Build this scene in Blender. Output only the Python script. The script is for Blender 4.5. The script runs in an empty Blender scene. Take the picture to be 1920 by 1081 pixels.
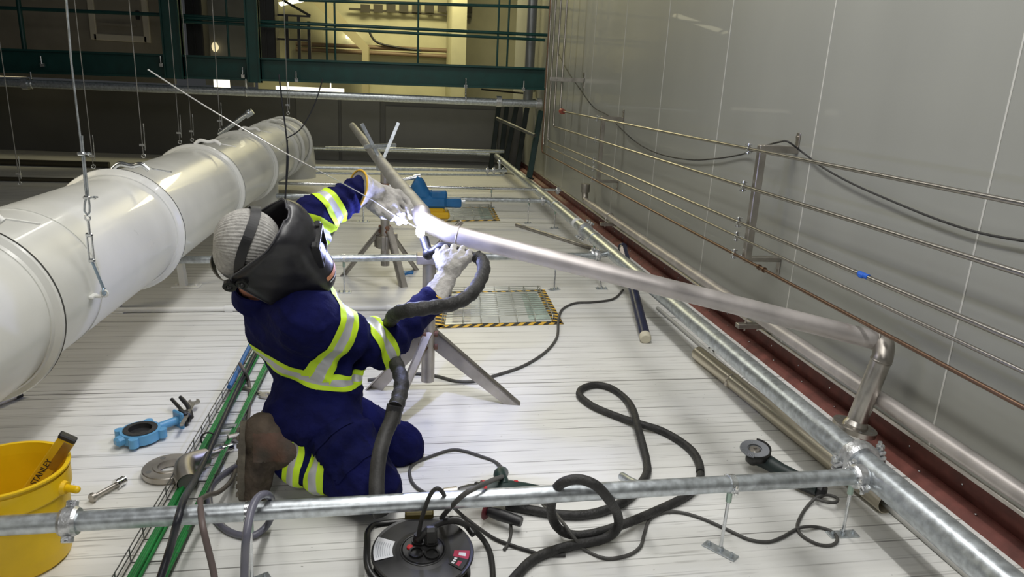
import bpy, bmesh, math, random
import numpy as np
from mathutils import Vector, Matrix
random.seed(7)
SC = bpy.context.scene
COL = SC.collection
V3 = lambda *a: np.array(a, float)
# ------------------------------------------------------------ camera
FPX, EYE = 1330.0, V3(0, 0, 1.6)
_p, _r, _y = (math.radians(a) for a in (15.95, 2.85, 8.95))
FWD = V3(math.sin(_y)*math.cos(_p), math.cos(_y)*math.cos(_p), -math.sin(_p))
_rt = V3(math.cos(_y), -math.sin(_y), 0); _up = np.cross(_rt, FWD)
RGT = math.cos(_r)*_rt+math.sin(_r)*_up; UPV = -math.sin(_r)*_rt+math.cos(_r)*_up
cam = bpy.data.cameras.new('camera'); cam_o = bpy.data.objects.new('camera', cam); COL.objects.link(cam_o)
cam.sensor_width = 36; cam.lens = FPX*36/1920; cam.clip_end = 200; cam.clip_start = 0.05
cam_o.matrix_world = Matrix(((RGT[0], UPV[0], -FWD[0], EYE[0]), (RGT[1], UPV[1], -FWD[1], EYE[1]), (RGT[2], UPV[2], -FWD[2], EYE[2]), (0, 0, 0, 1)))
SC.camera = cam_o
# ------------------------------------------------------------ world, lights, exposure
w = bpy.data.worlds.new('world'); SC.world = w; w.use_nodes = True
w.node_tree.nodes['Background'].inputs[0].default_value = (0.9, 0.95, 1, 1)
w.node_tree.nodes['Background'].inputs[1].default_value = 0.035
SC.view_settings.view_transform = 'Standard'; SC.view_settings.look = 'None'
SC.view_settings.gamma = 1; SC.view_settings.use_curve_mapping = False
SC.view_settings.exposure = 0.0
def area(name, loc, size, power, col, target=None):
    l = bpy.data.lights.new(name, 'AREA'); l.shape = 'RECTANGLE'; l.size, l.size_y = size; l.energy = power; l.color = col
    o = bpy.data.objects.new(name, l); COL.objects.link(o); o.location = loc
    if target is not None:
        o.rotation_euler = (Vector(target)-Vector(loc)).to_track_quat('-Z', 'Y').to_euler()
    return o
LAMPS = [((0.5, 1.0, 3.9), 68), ((0.5, 3.7, 3.9), 78), ((-0.9, 2.2, 4.2), 16)]
for i, (loc, pw) in enumerate(LAMPS):
    area('batten_light', loc, (0.12 if i != 1 else 0.8, 2.4), pw, (1, 0.985, 0.95))
area('side_light', (-4.4, 3.4, 3.0), (1.2, 2.0), 42, (1, 0.9, 0.66), (-1.2, 3.6, 0))
area('floodlight', (-0.6, -1.6, 3.2), (0.8, 0.5), 26, (1, 0.98, 0.95), (0.4, 4.5, 0))
area('hall_light', (0.2, 17.2, 5.2), (3.0, 1.4), 300, (1.0, 0.9, 0.52))
area('wall_fill', (-1.0, 9.0, 4.8), (0.6, 2.5), 75, (1, 0.98, 0.88), (2.3, 9.5, 2.2))  # added fill without a real fitting, brightens the far right wall
arc = bpy.data.lights.new('arc_light', 'POINT'); arc.energy = 14; arc.color = (0.45, 0.5, 1.0); arc.shadow_soft_size = 0.012
arc_o = bpy.data.objects.new('arc_light', arc); COL.objects.link(arc_o)
# ------------------------------------------------------------ pixel rays -> places
def ray(px, py): return FWD+(px-960)/FPX*RGT-(py-540.5)/FPX*UPV
def G(px, py, z=0.0): d = ray(px, py); return EYE+d*(z-EYE[2])/d[2]
def AX(px, py, x): d = ray(px, py); return EYE+d*x/d[0]
def AY(px, py, y): d = ray(px, py); return EYE+d*y/d[1]
def AD(px, py, t): return EYE+ray(px, py)*t
def nrm(v): v = np.asarray(v, float); return v/(np.linalg.norm(v)+1e-12)
XA = nrm((math.cos(math.radians(1.5)), math.sin(math.radians(1.5)), 0))   # run of floor ribs and cross pipes
# ------------------------------------------------------------ materials
MATS = {}
def mat(name, col, rough=0.5, metal=0.0, nscale=0, namt=0.0, bump=0.0, bscale=60, emit=0, alpha=1, trans=0, coat=0, stretch=None, dirt=None, spec=0.5):
    if name in MATS: return MATS[name]
    m = bpy.data.materials.new(name); m.use_nodes = True; MATS[name] = m
    nt = m.node_tree; N = nt.nodes; L = nt.links; b = N['Principled BSDF']
    b.inputs['Base Color'].default_value = (*col, 1); b.inputs['Roughness'].default_value = rough; b.inputs['Metallic'].default_value = metal
    b.inputs['Coat Weight'].default_value = coat; b.inputs['Specular IOR Level'].default_value = spec
    if trans: b.inputs['Transmission Weight'].default_value = trans
    if alpha < 1: b.inputs['Alpha'].default_value = alpha
    if emit: b.inputs['Emission Color'].default_value = (*col, 1); b.inputs['Emission Strength'].default_value = emit
    if nscale or bump:
        tc = N.new('ShaderNodeTexCoord'); mp = N.new('ShaderNodeMapping'); L.new(tc.outputs['Object'], mp.inputs[0])
        if stretch: mp.inputs['Scale'].default_value = stretch
    if nscale:
        n = N.new('ShaderNodeTexNoise'); n.inputs['Scale'].default_value = nscale; n.inputs['Detail'].default_value = 6; L.new(mp.outputs[0], n.inputs['Vector'])
        r = N.new('ShaderNodeValToRGB'); r.color_ramp.elements[0].position = 0.32; r.color_ramp.elements[1].position = 0.68
        lo = dirt if dirt else tuple(c*(1-namt) for c in col); hi = col if dirt else tuple(min(1, c*(1+namt*0.6)) for c in col)
        r.color_ramp.elements[0].color = (*lo, 1); r.color_ramp.elements[1].color = (*hi, 1)
        L.new(n.outputs['Fac'], r.inputs[0]); L.new(r.outputs[0], b.inputs['Base Color'])
        mr = N.new('ShaderNodeMapRange'); mr.inputs[3].default_value = max(0, rough-0.08); mr.inputs[4].default_value = min(1, rough+0.1)
        L.new(n.outputs['Fac'], mr.inputs[0]); L.new(mr.outputs[0], b.inputs['Roughness'])
    if bump:
        n2 = N.new('ShaderNodeTexNoise'); n2.inputs['Scale'].default_value = bscale; n2.inputs['Detail'].default_value = 4; L.new(mp.outputs[0], n2.inputs['Vector'])
        bp = N.new('ShaderNodeBump'); bp.inputs['Strength'].default_value = bump; bp.inputs['Distance'].default_value = 0.01
        L.new(n2.outputs['Fac'], bp.inputs['Height']); L.new(bp.outputs[0], b.inputs['Normal'])
    return m
steel = mat('stainless_steel', (0.56, 0.53, 0.49), 0.3, 1, 14, 0.18)
wall_steel = mat('wall_stainless', (0.36, 0.34, 0.31), 0.3, 1)
steel_dull = mat('brushed_stainless', (0.46, 0.43, 0.39), 0.42, 1, 9, 0.25)
pipe_raw = mat('pickled_stainless', (0.54, 0.505, 0.49), 0.45, 0.7, 7, 0.18)
galv = mat('galvanised_steel', (0.56, 0.6, 0.63), 0.36, 0.9, 34, 0.28, 0.06, 40)
zinc = mat('bright_zinc', (0.72, 0.74, 0.76), 0.25, 1, 30, 0.15)
cast = mat('cast_zinc', (0.66, 0.67, 0.69), 0.35, 0.95, 60, 0.2, 0.2, 120)
ductw = mat('duct_white', (0.66, 0.66, 0.62), 0.3, 0, 3, 0.08, coat=0.2)
ductseam = mat('seam_dark', (0.12, 0.12, 0.11), 0.5)
chrome = mat('chrome', (0.8, 0.8, 0.8), 0.15, 1)
black = mat('black_plastic', (0.014, 0.014, 0.016), 0.42, 0, 30, 0.3)
blackm = mat('black_metal', (0.02, 0.02, 0.02), 0.3, 0.3)
rubber = mat('black_rubber', (0.025, 0.024, 0.023), 0.6, 0, 24, 0.5, 0.2, 90)
hosem = mat('braided_hose', (0.03, 0.029, 0.028), 0.6, 0, 20, 0.55, 0.5, 70, dirt=(0.012, 0.012, 0.012))
cordm = mat('grey_cord', (0.07, 0.068, 0.064), 0.55, 0, 40, 0.3)
green = mat('dark_green_paint', (0.005, 0.058, 0.052), 0.4, 0, 6, 0.2)
greenk = mat('green_cable', (0.015, 0.22, 0.05), 0.42, 0, 12, 0.25)
yellow = mat('bucket_yellow', (0.82, 0.53, 0.006), 0.38, 0, 6, 0.12)
yelp = mat('level_yellow', (0.75, 0.48, 0.02), 0.4)
blue = mat('valve_blue', (0.11, 0.33, 0.56), 0.35, 0, 14, 0.12)
visebl = mat('vise_blue', (0.015, 0.14, 0.36), 0.4, 0, 9, 0.15)
red = mat('red_plastic', (0.55, 0.02, 0.03), 0.4)
white = mat('white_paint', (0.75, 0.75, 0.72), 0.5)
paper = mat('paper_label', (0.78, 0.8, 0.85), 0.6)
ink = mat('ink', (0.02, 0.02, 0.02), 0.6)
navy = mat('navy_cotton', (0.006, 0.0075, 0.058), 0.9, 0, 16, 0.25, 0.9, 22, spec=0.12)
tapey = mat('hi_vis_yellow', (0.55, 0.8, 0.02), 0.6)
tapes = mat('reflective_silver', (0.5, 0.51, 0.53), 0.4, 0.3)
leather = mat('glove_leather', (0.42, 0.405, 0.385), 0.85, 0, 18, 0.3, 0.6, 60, spec=0.2)
gtrim = mat('glove_trim', (0.6, 0.36, 0.03), 0.7)
skin = mat('skin', (0.45, 0.2, 0.14), 0.55, 0, 20, 0.15)
bootm = mat('boot_leather', (0.085, 0.066, 0.05), 0.8, 0, 11, 0.65, 0.8, 40, spec=0.25)
bootr = mat('boot_red_leather', (0.12, 0.06, 0.04), 0.7, 0, 11, 0.6, 0.5, 40, dirt=(0.05, 0.04, 0.03))
solem = mat('boot_sole', (0.12, 0.105, 0.08), 0.85, 0, 22, 0.4, 0.4, 60)
redp = mat('red_primer', (0.16, 0.05, 0.04), 0.55, 0, 12, 0.35)
copper = mat('tarnished_pipe', (0.2, 0.125, 0.085), 0.38, 1)
rust = mat('rust', (0.2, 0.1, 0.06), 0.8, 0, 40, 0.4)
bluet = mat('blue_tape', (0.01, 0.1, 0.5), 0.5)
wrapm = mat('navy_wrap', (0.012, 0.016, 0.05), 0.35, 0, 12, 0.5)
creamc = mat('cream_cap', (0.62, 0.58, 0.45), 0.6)
# ------------------------------------------------------------ mesh builder
def frame(axis, hint=None):
    a = nrm(axis)
    h = nrm(hint) if hint is not None else (V3(0, 0, 1) if abs(a[2]) < 0.9 else V3(1, 0, 0))
    u = nrm(np.cross(h, a)); v = np.cross(a, u); return u, v, a
def cr(pts, n=8, closed=False):
    P = [np.asarray(p, float) for p in pts]; out = []; m = len(P)
    for i in range(m if closed else m-1):
        if closed: p0, p1, p2, p3 = P[i-1], P[i], P[(i+1) % m], P[(i+2) % m]
        else: p0, p1, p2, p3 = P[max(i-1, 0)], P[i], P[i+1], P[min(i+2, m-1)]
        for k in range(n):
            t = k/n; out.append(0.5*(2*p1+(p2-p0)*t+(2*p0-5*p1+4*p2-p3)*t*t+(3*p1-p0-3*p2+p3)*t**3))
    if not closed: out.append(P[-1])
    return out
class MB:
    def __init__(s): s.v = []; s.f = []; s.mi = []; s.sm = []; s.m = 0
    def add(s, vs, fs, smooth=True):
        o = len(s.v); s.v.extend([tuple(map(float, p)) for p in vs])
        for f in fs: s.f.append([i+o for i in f]); s.mi.append(s.m); s.sm.append(smooth)
        return s
    def rings(s, R, cap=(True, True), closed=False, smooth=True):
        n = len(R[0]); vs = [p for r in R for p in r]; fs = []
        for i in range(len(R) if closed else len(R)-1):
            a = i*n; b = ((i+1) % len(R))*n
            for k in range(n): fs.append([a+k, a+(k+1) % n, b+(k+1) % n, b+k])
        s.add(vs, fs, smooth)
        if not closed:
            if cap[0]: s.add(R[0], [list(range(n))[::-1]], False)
            if cap[1]: s.add(R[-1], [list(range(n))], False)
        return s
    def tube(s, path, r, seg=12, cap=(True, True), closed=False):
        P = [np.asarray(p, float) for p in path]; n = len(P); R = []
        rr = r if hasattr(r, '__len__') else [r]*n
        if closed: T = [nrm(P[(i+1) % n]-P[i-1]) for i in range(n)]
        else: T = [nrm(P[min(i+1, n-1)]-P[max(i-1, 0)]) for i in range(n)]
        u, v, _ = frame(T[0])
        for i in range(n):
            u = nrm(u-T[i]*np.dot(u, T[i])); v = np.cross(T[i], u)
            R.append([P[i]+rr[i]*(math.cos(2*math.pi*k/seg)*u+math.sin(2*math.pi*k/seg)*v) for k in range(seg)])
        return s.rings(R, cap, closed)
    def cyl(s, a, b, r, r2=None, seg=20, cap=(True, True)):
        a = np.asarray(a, float); b = np.asarray(b, float); return s.tube([a, b], [r, r if r2 is None else r2], seg, cap)
    def lathe(s, c, axis, prof, seg=32, hint=None, ang=None):
        u, v, a = frame(axis, hint); c = np.asarray(c, float)
        R = [[c+a*z+r*(math.cos(2*math.pi*k/seg)*u+math.sin(2*math.pi*k/seg)*v) for k in range(seg)] for r, z in prof]
        for i in range(len(R)-1):
            n = seg; s.add(R[i]+R[i+1], [[k, (k+1) % n, n+(k+1) % n, n+k] for k in range(n)], True)
        return s
    def ring(s, c, axis, ro, ri, h, seg=32):
        return s.lathe(c, axis, [(ri, -h/2), (ro, -h/2), (ro, h/2), (ri, h/2), (ri, -h/2)], seg)
    def torus(s, c, axis, R, r, seg=32, tseg=8):
        u, v, a = frame(axis); c = np.asarray(c, float)
        return s.tube([c+R*(math.cos(2*math.pi*k/seg)*u+math.sin(2*math.pi*k/seg)*v) for k in range(seg)], r, tseg, closed=True)
    def box(s, c, size, rot=None, bev=0.0):
        c = np.asarray(c, float); R = np.eye(3) if rot is None else np.array(rot).T  # rot = three axis vectors
        hx, hy, hz = (q/2 for q in size); b = min(bev, hx, hy, hz)*0.98 if bev else 0
        if not b:
            vs = [c+R@V3(x, y, z) for x in (-hx, hx) for y in (-hy, hy) for z in (-hz, hz)]
            return s.add(vs, [[0, 1, 3, 2], [4, 6, 7, 5], [0, 4, 5, 1], [2, 3, 7, 6], [0, 2, 6, 4], [1, 5, 7, 3]], False)
        vs = []; ix = {}
        for x in (-1, 1):
            for y in (-1, 1):
                for z in (-1, 1):
                    for k in range(3):
                        q = [x*hx, y*hy, z*hz]
                        for j in range(3):
                            if j != k: q[j] -= (x, y, z)[j]*b
                        ix[x, y, z, k] = len(vs); vs.append(c+R@V3(*q))
        fs = []
        for k in range(3):
            i, j = [q for q in range(3) if q != k]
            for sg in (-1, 1):
                loop = []
                for p, q in ((-1, -1), (1, -1), (1, 1), (-1, 1)):
                    t = [0, 0, 0]; t[k] = sg; t[i] = p; t[j] = q; loop.append(ix[t[0], t[1], t[2], k])
                fs.append(loop)
        for k in range(3):
            i, j = [q for q in range(3) if q != k]
            for p in (-1, 1):
                for q in (-1, 1):
                    t = [0, 0, 0]; t[i] = p; t[j] = q; t[k] = -1; u = [0, 0, 0]; u[i] = p; u[j] = q; u[k] = 1
                    fs.append([ix[t[0], t[1], t[2], i], ix[u[0], u[1], u[2], i], ix[u[0], u[1], u[2], j], ix[t[0], t[1], t[2], j]])
        for x in (-1, 1):
            for y in (-1, 1):
                for z in (-1, 1): fs.append([ix[x, y, z, 0], ix[x, y, z, 1], ix[x, y, z, 2]])
        return s.add(vs, fs, False)
    def beam(s, a, b, wdt, hgt, hint=None, bev=0):
        a = np.asarray(a, float); b = np.asarray(b, float); u, v, t = frame(b-a, hint)
        return s.box((a+b)/2, (wdt, hgt, np.linalg.norm(b-a)), (u, v, t), bev)
    def prism(s, poly, c, u, v, h, smooth=False):
        c = np.asarray(c, float); u = nrm(u); v = nrm(v); n = np.cross(u, v)
        A = [c+u*x+v*y-n*h/2 for x, y in poly]; B = [p+n*h for p in A]; k = len(poly)
        s.add(A+B, [[i, (i+1) % k, k+(i+1) % k, k+i] for i in range(k)], smooth)
        s.add(A, [list(range(k))[::-1]], False); return s.add(B, [list(range(k))], False)
    def ball(s, c, r, seg=16, sc=(1, 1, 1), rot=None):
        c = np.asarray(c, float); R = np.eye(3) if rot is None else np.array(rot).T; n = seg//2
        rg = [[c+R@(V3(math.sin(t)*math.cos(a)*sc[0], math.sin(t)*math.sin(a)*sc[1], math.cos(t)*sc[2])*r) for a in np.linspace(0, 2*math.pi, seg, endpoint=False)] for t in np.linspace(0.02, math.pi-0.02, n+1)]
        return s.rings(rg)
    def hexa(s, c, axis, r, h):
        a = nrm(axis)*h/2; return s.tube([np.asarray(c)-a, np.asarray(c)+a], r, 6)
    def bolt(s, c, axis, r, l):                     # threaded stud with nut
        a = nrm(axis); c = np.asarray(c, float); s.cyl(c, c+a*l, r, seg=8); return s.hexa(c+a*r*1.2, a, r*1.9, r*1.6)
    def build(s, name, mats, parent=None, flip=True):
        me = bpy.data.meshes.new(name); vs = s.v
        if parent is not None:
            o = parent
            off = np.zeros(3)
            while o is not None: off += np.array(o.location); o = o.parent
            vs = [(x-off[0], y-off[1], z-off[2]) for x, y, z in vs]
        me.from_pydata(vs, [], s.f)
        for m in (mats if isinstance(mats, (list, tuple)) else [mats]): me.materials.append(m)
        me.polygons.foreach_set('material_index', s.mi); me.polygons.foreach_set('use_smooth', s.sm)
        bm = bmesh.new(); bm.from_mesh(me); bmesh.ops.recalc_face_normals(bm, faces=bm.faces); bm.to_mesh(me); bm.free()
        me.update(); ob = bpy.data.objects.new(name, me); COL.objects.link(ob)
        if parent is not None: ob.parent = parent
        return ob
def tag(o, label=None, cat=None, group=None, kind=None):
    for k, x in (('label', label), ('category', cat), ('group', group), ('kind', kind)):
        if x: o[k] = x
    return o
def thing(name, label, cat, loc=(0, 0, 0), group=None):
    o = bpy.data.objects.new(name, None); COL.objects.link(o); o.location = tuple(map(float, loc)); o.empty_display_size = 0.05
    return tag(o, label, cat, group)
def one(mb, name, mats, label, cat, group=None):
    c = np.mean(np.array(mb.v), axis=0); lo = np.min(np.array(mb.v), axis=0)
    o = mb.build(name, mats); me = o.data; off = V3(c[0], c[1], lo[2])
    me.transform(Matrix.Translation(Vector(-off))); o.location = tuple(off)
    return tag(o, label, cat, group)
def struct(mb, name, mats): return tag(mb.build(name, mats), kind='structure')
def text_mesh(s, body, c, u, v, size, ext=0.0006):
    cu = bpy.data.curves.new('lettering', 'FONT'); cu.body = body; cu.size = size; cu.extrude = ext; cu.align_x = 'CENTER'; cu.align_y = 'CENTER'
    o = bpy.data.objects.new('lettering', cu); COL.objects.link(o)
    dg = bpy.context.evaluated_depsgraph_get(); me = bpy.data.meshes.new_from_object(o.evaluated_get(dg))
    bpy.data.objects.remove(o); u = nrm(u); v = nrm(v); n = np.cross(u, v); c = np.asarray(c, float)
    s.add([c+u*p.co.x+v*p.co.y+n*p.co.z for p in me.vertices], [list(f.vertices) for f in me.polygons], False)
    bpy.data.meshes.remove(me)
# ------------------------------------------------------------ smooth solids (for the figure, gloves, boots)
def caps(P, a, b, ra, rb, flat=None):
    a = np.asarray(a, np.float32); b = np.asarray(b, np.float32); ba = b-a; L2 = float(ba@ba)+1e-12
    h = np.clip(((P-a)@ba)/L2, 0, 1); q = P-a-h[..., None]*ba
    if flat is not None:
        d = np.asarray(nrm(flat[0]), np.float32); q = q+(q@d)[..., None]*d*(1/flat[1]-1)
    return np.sqrt((q*q).sum(-1))-(ra+(rb-ra)*h)
def smin(a, b, k):
    h = np.maximum(k-np.abs(a-b), 0)/k; return np.minimum(a, b)-h*h*k*0.25
def nets(f, lo, hi, h):
    lo = np.asarray(lo, float); n = np.ceil((np.asarray(hi)-lo)/h).astype(int)+1
    ax = [(lo[i]+h*np.arange(n[i])).astype(np.float32) for i in range(3)]
    P = np.stack(np.meshgrid(*ax, indexing='ij'), -1); D = f(P); S = D < 0
    c = [(i, j, k) for i in (0, 1) for j in (0, 1) for k in (0, 1)]
    sl = lambda A, o: A[o[0]:n[0]-1+o[0], o[1]:n[1]-1+o[1], o[2]:n[2]-1+o[2]]
    cnt = sum(sl(S, o).astype(np.int8) for o in c); act = (cnt > 0) & (cnt < 8)
    acc = np.zeros(act.shape+(3,), np.float32); w_ = np.zeros(act.shape, np.float32)
    for o in c:
        for k in range(3):
            if o[k]: continue
            o2 = list(o); o2[k] = 1; d0 = sl(D, o); d1 = sl(D, o2); x = (d0 < 0) != (d1 < 0)
            t = np.where(x, d0/np.where(d0 == d1, 1, d0-d1), 0)
            for j in range(3): acc[..., j] += np.where(x, t if j == k else o[j], 0)
            w_ += x
    idx = -np.ones(act.shape, int); idx[act] = np.arange(act.sum())
    ii = np.argwhere(act); Vv = lo+h*(ii+acc[act]/w_[act][:, None]); F = []
    for k in range(3):
        a, b = (k+1) % 3, (k+2) % 3
        s0 = [slice(1, n[q]-1) for q in range(3)]; s0[k] = slice(0, n[k]-1); s1 = list(s0); s1[k] = slice(1, n[k])
        A = S[tuple(s0)]; B = S[tuple(s1)]; e = np.argwhere(A != B)
        if not len(e): continue
        off = np.ones(3, int); off[k] = 0; e = e+off; sg = S[tuple(e.T)]
        def at(da, db): q = e.copy(); q[:, a] += da; q[:, b] += db; return idx[tuple(q.T)]
        q = np.stack([at(-1, -1), at(0, -1), at(0, 0), at(-1, 0)], 1); q[~sg] = q[~sg][:, ::-1]; F.append(q)
    return Vv, np.concatenate(F)
def net_mb(f, lo, hi, h, mid=None):
    Vv, F = nets(f, lo, hi, h); m = MB(); m.v = [tuple(p) for p in Vv.tolist()]; m.f = F.tolist(); m.sm = [True]*len(m.f)
    m.mi = [0]*len(m.f)
    if mid is not None: m.mi = [int(q) for q in mid(Vv[F].mean(1))]
    return m
# ============================================================ THE SETTING
W = 2.33                                                   # face of the right wall
def floor_mat():
    m = bpy.data.materials.new('ribbed_panel_floor'); m.use_nodes = True; nt = m.node_tree; N = nt.nodes; L = nt.links; b = N['Principled BSDF']
    tc = N.new('ShaderNodeTexCoord'); rot = N.new('ShaderNodeMapping'); rot.inputs['Rotation'].default_value = (0, 0, -math.radians(1.5)); L.new(tc.outputs['Object'], rot.inputs[0])
    sx = N.new('ShaderNodeSeparateXYZ'); L.new(rot.outputs[0], sx.inputs[0])
    def math_(op, a, b_=None, c_=None):
        n = N.new('ShaderNodeMath'); n.operation = op
        for i, q in enumerate((a, b_, c_)):
            if q is None: continue
            if isinstance(q, (int, float)): n.inputs[i].default_value = q
            else: L.new(q, n.inputs[i])
        return n.outputs[0]
    def line(period, width, ph=0.0):                       # 1 on the groove
        fr = math_('FRACT', math_('ADD', math_('MULTIPLY', sx.outputs[1], 1/period), ph))
        d = math_('ABSOLUTE', math_('SUBTRACT', fr, 0.5)); return math_('LESS_THAN', d, width/period/2)
    def noise(scale, st=(1, 1, 1), det=5):
        mp = N.new('ShaderNodeMapping'); mp.inputs['Scale'].default_value = st; L.new(rot.outputs[0], mp.inputs[0])
        n = N.new('ShaderNodeTexNoise'); n.inputs['Scale'].default_value = scale; n.inputs['Detail'].default_value = det; L.new(mp.outputs[0], n.inputs['Vector']); return n.outputs['Fac']
    def ramp(x, lo, hi):
        n = N.new('ShaderNodeMapRange'); n.inputs[1].default_value = lo; n.inputs[2].default_value = hi; n.clamp = True; L.new(x, n.inputs[0]); return n.outputs[0]
    def mix(f, a, c):
        n = N.new('ShaderNodeMix'); n.data_type = 'RGBA'
        L.new(f, n.inputs[0])
        for i, q in ((6, a), (7, c)):
            if isinstance(q, tuple): n.inputs[i].default_value = (*q, 1)
            else: L.new(q, n.inputs[i])
        return n.outputs[2]
    g1 = math_('MULTIPLY', line(0.1, 0.0062), ramp(noise(2.2, (0.8, 12, 1)), 0.36, 0.6))
    g2 = math_('MULTIPLY', line(0.05, 0.0035, 0.23), ramp(noise(2.3, (0.7, 14, 1)), 0.47, 0.66))
    g3 = math_('MULTIPLY', line(1.13, 0.009, 0.31), 0.9)
    sc = math_('MULTIPLY', ramp(noise(7, (0.5, 5, 1), 8), 0.59, 0.70), ramp(noise(1.1), 0.45, 0.62))   # scuffs
    sp = math_('GREATER_THAN', noise(55, (0.8, 1.6, 1), 2), 0.755)
    base = mix(ramp(noise(0.9, (1, 2.5, 1), 7), 0.3, 0.7), (0.70, 0.70, 0.67), (0.80, 0.80, 0.785))
    base = mix(math_('MULTIPLY', ramp(noise(4, (0.25, 9, 1), 6), 0.42, 0.75), 0.35), base, (0.60, 0.595, 0.57))
    base = mix(math_('MULTIPLY', sc, 0.75), base, (0.3, 0.29, 0.27)); base = mix(math_('MULTIPLY', sp, 0.7), base, (0.1, 0.095, 0.09))
    gr = math_('MAXIMUM', math_('MAXIMUM', math_('MULTIPLY', g1, 0.78), math_('MULTIPLY', g2, 0.55)), g3)
    base = mix(gr, base, (0.12, 0.115, 0.105)); L.new(base, b.inputs['Base Color']); b.inputs['Roughness'].default_value = 0.42
    hgt = math_('SUBTRACT', 1.0, math_('MAXIMUM', math_('MAXIMUM', line(0.1, 0.006), math_('MULTIPLY', line(0.05, 0.005, 0.23), 0.5)), line(1.13, 0.012, 0.31)))
    bp = N.new('ShaderNodeBump'); bp.inputs['Strength'].default_value = 0.6; bp.inputs['Distance'].default_value = 0.003; L.new(hgt, bp.inputs['Height']); L.new(bp.outputs[0], b.inputs['Normal'])
    return m
m = MB(); m.box((-3.8, 7.0, -0.05), (17, 19, 0.1)); struct(m, 'floor', floor_mat())
# right wall: tall insulated panels with pale sealed joints
wallm = mat('grey_wall_panel', (0.29, 0.295, 0.272), 0.36, 0.0, 1.3, 0.06, 0.02, 3, stretch=(1, 1, 0.35), coat=0.15)
jointm = mat('joint_sealant', (0.52, 0.52, 0.49), 0.5)
m = MB(); m.box((W+0.06, 7.0, 2.66), (0.12, 18, 5.08))
m.m = 1
ys = [AX(px, py, W)[1] for px, py in ((1738, 854), (1471, 583), (1310, 508), (1211, 444))]
step = 1.32
for y in [ys[0]-step, ys[0]]+[ys[0]+step*k for k in range(1, 9)]:
    m.box((W-0.001, y, 2.66), (0.003, 0.009, 5.07))
struct(m, 'wall_right', [wallm, jointm])
m = MB()                                                   # recessed red flashing and sloped red curb at the foot of the wall
m.box((W+0.02, 6.5, 0.07), (0.02, 17, 0.14))
m.prism([(0, 0), (-0.075, 0), (-0.06, 0.022), (-0.012, 0.04), (0, 0.04)], (W-0.02, 6.5, 0), (1, 0, 0), (0, 0, 1), 17)
struct(m, 'baseboard_right', redp)
m = MB(); m.box((W-0.004, 6.5, 0.132), (0.018, 17, 0.02), bev=0.003)
struct(m, 'trim_1', steel)
m = MB()
for k in range(34):
    y = 1.2+k*0.33; m.ball((W-0.055, y, 0.036), 0.006, 8, (1, 1, 0.5)); m.ball((W+0.008, y+0.16, 0.07), 0.006, 8, (0.5, 1, 1))
struct(m, 'trim_2', zinc)
# far end
FAR = 14.6
darkw = mat('grey_end_wall', (0.12, 0.12, 0.115), 0.4, 0, 1.2, 0.1); darkp = mat('grey_end_panel', (0.17, 0.17, 0.16), 0.4, 0, 2, 0.08)
m = MB(); m.box((-4.7, FAR+0.06, 0.6), (15, 0.12, 1.32)); m.m = 1
for xa, xb, za, zb in ((-0.4, 1.85, 0.06, 1.1), (-1.25, -0.5, 0.0, 1.22), (-2.1, -1.3, 0.0, 1.24)): m.box(((xa+xb)/2, FAR-0.01, (za+zb)/2), (xb-xa, 0.05, zb-za), bev=0.01)
struct(m, 'wall_far', [darkw, darkp])
m = MB(); m.box((-8.6, 7, 2.6), (0.12, 16, 5.2)); struct(m, 'wall_left', darkw)
cream = mat('cream_wall', (0.56, 0.54, 0.36), 0.55, 0, 2.2, 0.08); beige = mat('beige_wall', (0.27, 0.24, 0.185), 0.5, 0, 4, 0.1); greyw = mat('grey_partition', (0.22, 0.22, 0.2), 0.5, 0, 4, 0.1)
m = MB(); m.box((-0.2, 20.5, 2.6), (7.4, 0.12, 5.4)); m.box((1.25, 19.2, 2.6), (0.35, 2.4, 5.4)); struct(m, 'wall_rear', cream)
m = MB(); m.cyl((0.9, -1.2, 2.2), (0.93, 5.0, 2.2), 0.036, seg=16); struct(m, 'shadow_pipe', steel_dull)  # unseen overhead pipe, added to cast the long diagonal shadow on the floor
m = MB(); m.box((-0.2, 17.6, 5.3), (7.4, 6.0, 0.1)); struct(m, 'ceiling', cream)
m = MB(); c0 = AY(600, 50, 19.5); pl_ = [AY(*q, 19.5)-c0 for q in ((562, -20), (596, -20), (692, 88), (692, 215), (680, 215), (680, 96))]; m.prism([(q[0], q[2]) for q in pl_], c0, (1, 0, 0), (0, 0, 1), 0.5); struct(m, 'trim_3', mat('tan_beam', (0.4, 0.36, 0.22), 0.5))
# beige partition with a framed hatch at upper left, grey one beside it
PY = 13.2
m = MB(); a = AY(-260, 40, PY); b_ = AY(318, 40, PY); m.box(((a[0]+b_[0])/2, PY+0.06, 2.6), (b_[0]-a[0], 0.12, 2.5)); struct(m, 'wall_back', beige)
a = AY(378, 40, PY+0.5); b_ = AY(470, 40, PY+0.5)
m = MB(); m.box(((a[0]+b_[0])/2, PY+0.56, 2.6), (b_[0]-a[0], 0.12, 2.5)); struct(m, 'wall_middle', greyw)
framem = mat('hatch_frame', (0.6, 0.54, 0.42), 0.5)
t = AY(218, 20, PY)
win = thing('window_1', '', '', t); win['kind'] = 'structure'
A_ = [AY(*q, PY-0.03) for q in ((165, -40), (165, 68), (277, 78), (277, -30))]
m = MB()
x0, x1, z0 = A_[0][0], A_[2][0], A_[1][2]
for xx in (x0, x1): m.box((xx, PY-0.03, z0+0.55), (0.1, 0.06, 1.2), bev=0.01)
m.box(((x0+x1)/2, PY-0.03, z0), (x1-x0, 0.06, 0.1), bev=0.01); m.build('window_frame', framem, win)
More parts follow.
